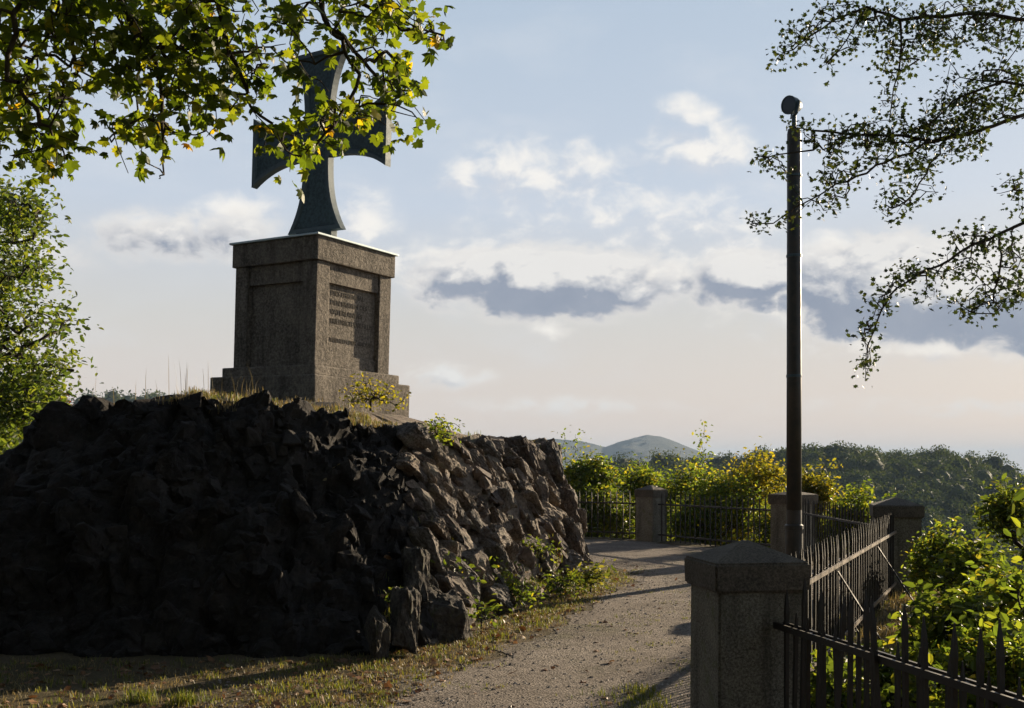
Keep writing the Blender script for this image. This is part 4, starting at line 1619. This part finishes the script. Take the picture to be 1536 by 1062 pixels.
def s_foot():
    u = rr.uniform(8.2, 13.4)
    v = abs(rr.normal()) * 0.16
    q = mound_point(np.array([u]), np.array([min(v, .6)]), np.array([0.0]))[0]
    h = top_of(q[0], q[1])
    return None if h is None else (h.x, h.y, h.z)


pts = tuft_points(3800, s_foot, 8, 0.05, rr)
V, Fc = blades(pts, 0.085, 0.007, rr, 0.9)
tag(link('foot_grass', mesh_np('foot_grass', V, Fc), M['grass']), kind='stuff')
V, Fc = scatter_litter(900, s_foot)
tag(link('leaf_litter', mesh_np('leaf_litter', V, Fc), M['deadleaf']), kind='stuff')


def s_path():
    x = rr.uniform(-2.0, 4.0)
    y = 5.0 + rr.uniform(0, 1) ** 1.5 * 12
    return (x, y, 0.006) if pm(x, y) > 0 else None


V, Fc = scatter_litter(260, s_path)
tag(link('leaves_on_path', mesh_np('leaves_on_path', V, Fc), M['deadleaf']), kind='stuff')
pts = tuft_points(2600, lambda: (lambda p: None if p is None or noise.noise(Vector((p[0] * 1.3, p[1] * 1.3, 5))) < 0.12 else p)(s_path()), 10, 0.05, rr)
V, Fc = blades(pts, 0.028, 0.005, rr, 0.9)
tag(link('sparse_path_grass', mesh_np('sparse_path_grass', V, Fc), M['grass']), kind='stuff')

# loose stones on the path
def build_gravel():
    n = 16000
    pts = []
    while len(pts) < n:
        x = rr.uniform(-2.2, 4.5)
        y = 5.0 + (rr.uniform(0, 1) ** 1.7) * 13
        if pm(x, y) > -0.15 and abs(x / y) < 0.5:
            pts.append((x, y, 0.008))
    pts = np.array(pts)
    tv = np.array([(1, 0, 0), (-1, 0, 0), (0, 1, 0), (0, -1, 0), (0, 0, .7), (0, 0, -.4)], float)
    tf = np.array([(0, 2, 4), (2, 1, 4), (1, 3, 4), (3, 0, 4), (2, 0, 5), (1, 2, 5), (3, 1, 5), (0, 3, 5)])
    s = 0.005 + 0.017 * rr.uniform(0, 1, n) ** 5
    V = pts[:, None] + tv[None] * s[:, None, None] * rr.uniform(0.6, 1.2, (n, 6, 1))
    Fc = tf[None] + (np.arange(n) * 6)[:, None, None]
    m_, N_, b_, o_ = new_mat('pebble')
    rnd = N_.n('ShaderNodeNewGeometry').outputs['Random Per Island']
    N_.l(N_.ramp(rnd, [(0, (0.09, 0.075, 0.065)), (0.7, (0.24, 0.20, 0.17)), (1, (0.42, 0.38, 0.34))]), b_.inputs['Base Color'])
    b_.inputs['Roughness'].default_value = 0.9
    tag(link('gravel', mesh_np('gravel', V.reshape(-1, 3), Fc.reshape(-1, 3)), m_), kind='stuff')


build_gravel()

# ------------------------------------------------------------------ far hills and woods
def interp(xs, ys, x):
    return np.interp(x, xs, ys)


def build_hill(name, prof, dist, near, floor, back, mat, nx=160, ny=40, bump=0.0, tree=0.0, yoff=0):
    """a ridge: prof = photo skyline (px, py) seen at dist; slopes down to floor at distance near"""
    px = np.linspace(prof[0][0], prof[-1][0], nx)
    py = interp([p[0] for p in prof], [p[1] for p in prof], px)
    zc = EYE + (696 - py) / F * dist - tree
    ds = np.concatenate([np.linspace(near, dist, ny), np.linspace(dist, back, 10)[1:]])
    V = np.zeros((len(ds), nx, 3))
    for i, d in enumerate(ds):
        if d <= dist:
            t = (d - near) / (dist - near)
            k = t ** 0.85
        else:
            k = 1 - ((d - dist) / (back - dist)) ** 1.3
        V[i, :, 0] = (px - 768) / F * d
        V[i, :, 1] = d
        V[i, :, 2] = floor + (zc - floor) * k
    if bump:
        for i in range(len(ds)):
            for j in range(nx):
                p = V[i, j]
                V[i, j, 2] += bump * noise.fractal(Vector((p[0], p[1], 0)) / (bump * 14), 1.0, 2.0, 4)
    ii = np.arange(len(ds) - 1)[:, None] * nx
    jj = np.arange(nx - 1)[None]
    q = np.stack([ii + jj, ii + jj + 1, ii + nx + jj + 1, ii + nx + jj], -1).reshape(-1, 4)
    o = link(name, mesh_np(name, V.reshape(-1, 3), q, True), mat)
    tag(o, kind='structure')
    return V


def woods(name, V, n, r0, r1, per, leaf, mat, seed, tmin=0.0):
    """one mass of many crowns standing on the surface grid V"""
    rr = np.random.RandomState(seed)
    ny, nx = V.shape[:2]
    pos, dr, nm, sz = [], [], [], []
    hull_v, hull_f = [], []
    bm = bmesh.new()
    bmesh.ops.create_icosphere(bm, subdivisions=2, radius=1)
    iv = np.array([v.co[:] for v in bm.verts])
    iff = np.array([[v.index for v in f.verts] for f in bm.faces])
    bm.free()
    off = 0
    for k in range(n):
        i = rr.uniform(tmin, 1) * (ny - 1.001)
        j = rr.uniform(0, nx - 1.001)
        i0, j0 = int(i), int(j)
        p = V[i0, j0] + (V[i0 + 1, j0] - V[i0, j0]) * (i - i0) + (V[i0, j0 + 1] - V[i0, j0]) * (j - j0)
        r = rr.uniform(r0, r1)
        hz = r * rr.uniform(0.8, 1.15)
        c = p + np.array((0, 0, hz * 0.9))
        wob = 1 + 0.08 * rr.normal(size=(len(iv), 1))
        hull_v.append(c + iv * np.array((r, r, hz)) * 0.64 * wob)
        hull_f.append(iff + off)
        off += len(iv)
        v = rr.normal(size=(per, 3))
        v /= np.linalg.norm(v, axis=1, keepdims=True)
        v[:, 2] = np.where(v[:, 2] < -0.4, -v[:, 2], v[:, 2])
        pos.append(c + v * np.array((r, r, hz)) * rr.uniform(0.72, 1.06, (per, 1)))
        d = rr.normal(size=(per, 3))
        dr.append(d)
        nm.append(v * 0.9 + rr.normal(size=(per, 3)) * 0.5)
        sz.append(rr.uniform(0.6, 1.3, per) * leaf)
    Vl, Fl = leaf_arrays(np.concatenate(pos), np.concatenate(dr), np.concatenate(nm), np.concatenate(sz), TS)
    hv = np.concatenate(hull_v)
    hf = np.concatenate(hull_f)
    me = mesh_np(name, np.concatenate([hv, Vl]), [hf, Fl + len(hv)], False)
    tag(link(name, me, mat), kind='stuff')


HP = [(700, 715), (800, 708), (870, 703), (930, 686), (1000, 683), (1060, 680), (1110, 681), (1140, 669), (1200, 667), (1250, 663), (1300, 668), (1350, 671),
      (1400, 671), (1450, 672), (1485, 678), (1508, 690), (1528, 703), (1600, 720), (1900, 740)]
HV = build_hill('hill', HP, 430, 190, -52, 620, M['forestmass'], 200, 44, 1.6, 8.5)
woods('far_wood', HV, 3500, 3.0, 5.4, 150, 0.95, M['forest'], 31, 0.12)
MPF = [(300, 690), (600, 668), (760, 664), (840, 659), (890, 665), (908, 671), (930, 662), (950, 655), (972, 652), (992, 655), (1018, 664), (1048, 676), (1100, 692), (1250, 706), (1500, 720)]
MV = build_hill('mountain', MPF, 3300, 2200, -62, 4600, M['mountain'], 520, 60, 6.0, 0)
# woods('mountain_wood', MV, 5200, 3.5, 5.5, 8, 2.2, M['forest'], 33, 0.45)
LP_ = [(-900, 640), (-300, 600), (60, 590), (130, 592), (150, 585), (190, 585), (240, 587), (290, 586), (340, 590), (420, 610), (560, 660)]
LV = build_hill('wooded_ridge', LP_, 620, 420, -50, 900, M['forestmass'], 140, 30, 2.0, 9)
woods('ridge_wood', LV, 900, 4, 7, 50, 1.7, M['forest'], 35, 0.55)

# unseen wood behind the viewer, added to keep sky light off the scene
gx, gy = np.meshgrid(np.linspace(-32, 26, 30), np.linspace(-9, -34, 14))
BV = np.stack([gx, gy, np.maximum(ground_h(gx, gy), -6.0) + 3.0 + (np.abs(gy) - 9) * 0.35], -1)
woods('unseen_shade_wood', BV, 260, 2.6, 4.2, 90, 0.8, M['forest'], 37)

# ------------------------------------------------------------------ haze
bm = bmesh.new()
box(bm, -9600, 9600, -9600, 9620, -68, 130)
hz_me = bm_mesh('haze', bm)
hm = bpy.data.materials.new('haze')
hm.use_nodes = True
hm.node_tree.nodes.clear()
HN = NT(hm.node_tree)
ho = HN.n('ShaderNodeOutputMaterial')
hp = HN.n('ShaderNodeVolumePrincipled')
hp.inputs['Color'].default_value = (0.42, 0.59, 0.84, 1)
hp.inputs['Density'].default_value = 0.00014
hp.inputs['Anisotropy'].default_value = 0.0
HN.l(hp.outputs[0], ho.inputs['Volume'])
tag(link('haze', hz_me, hm), kind='stuff')
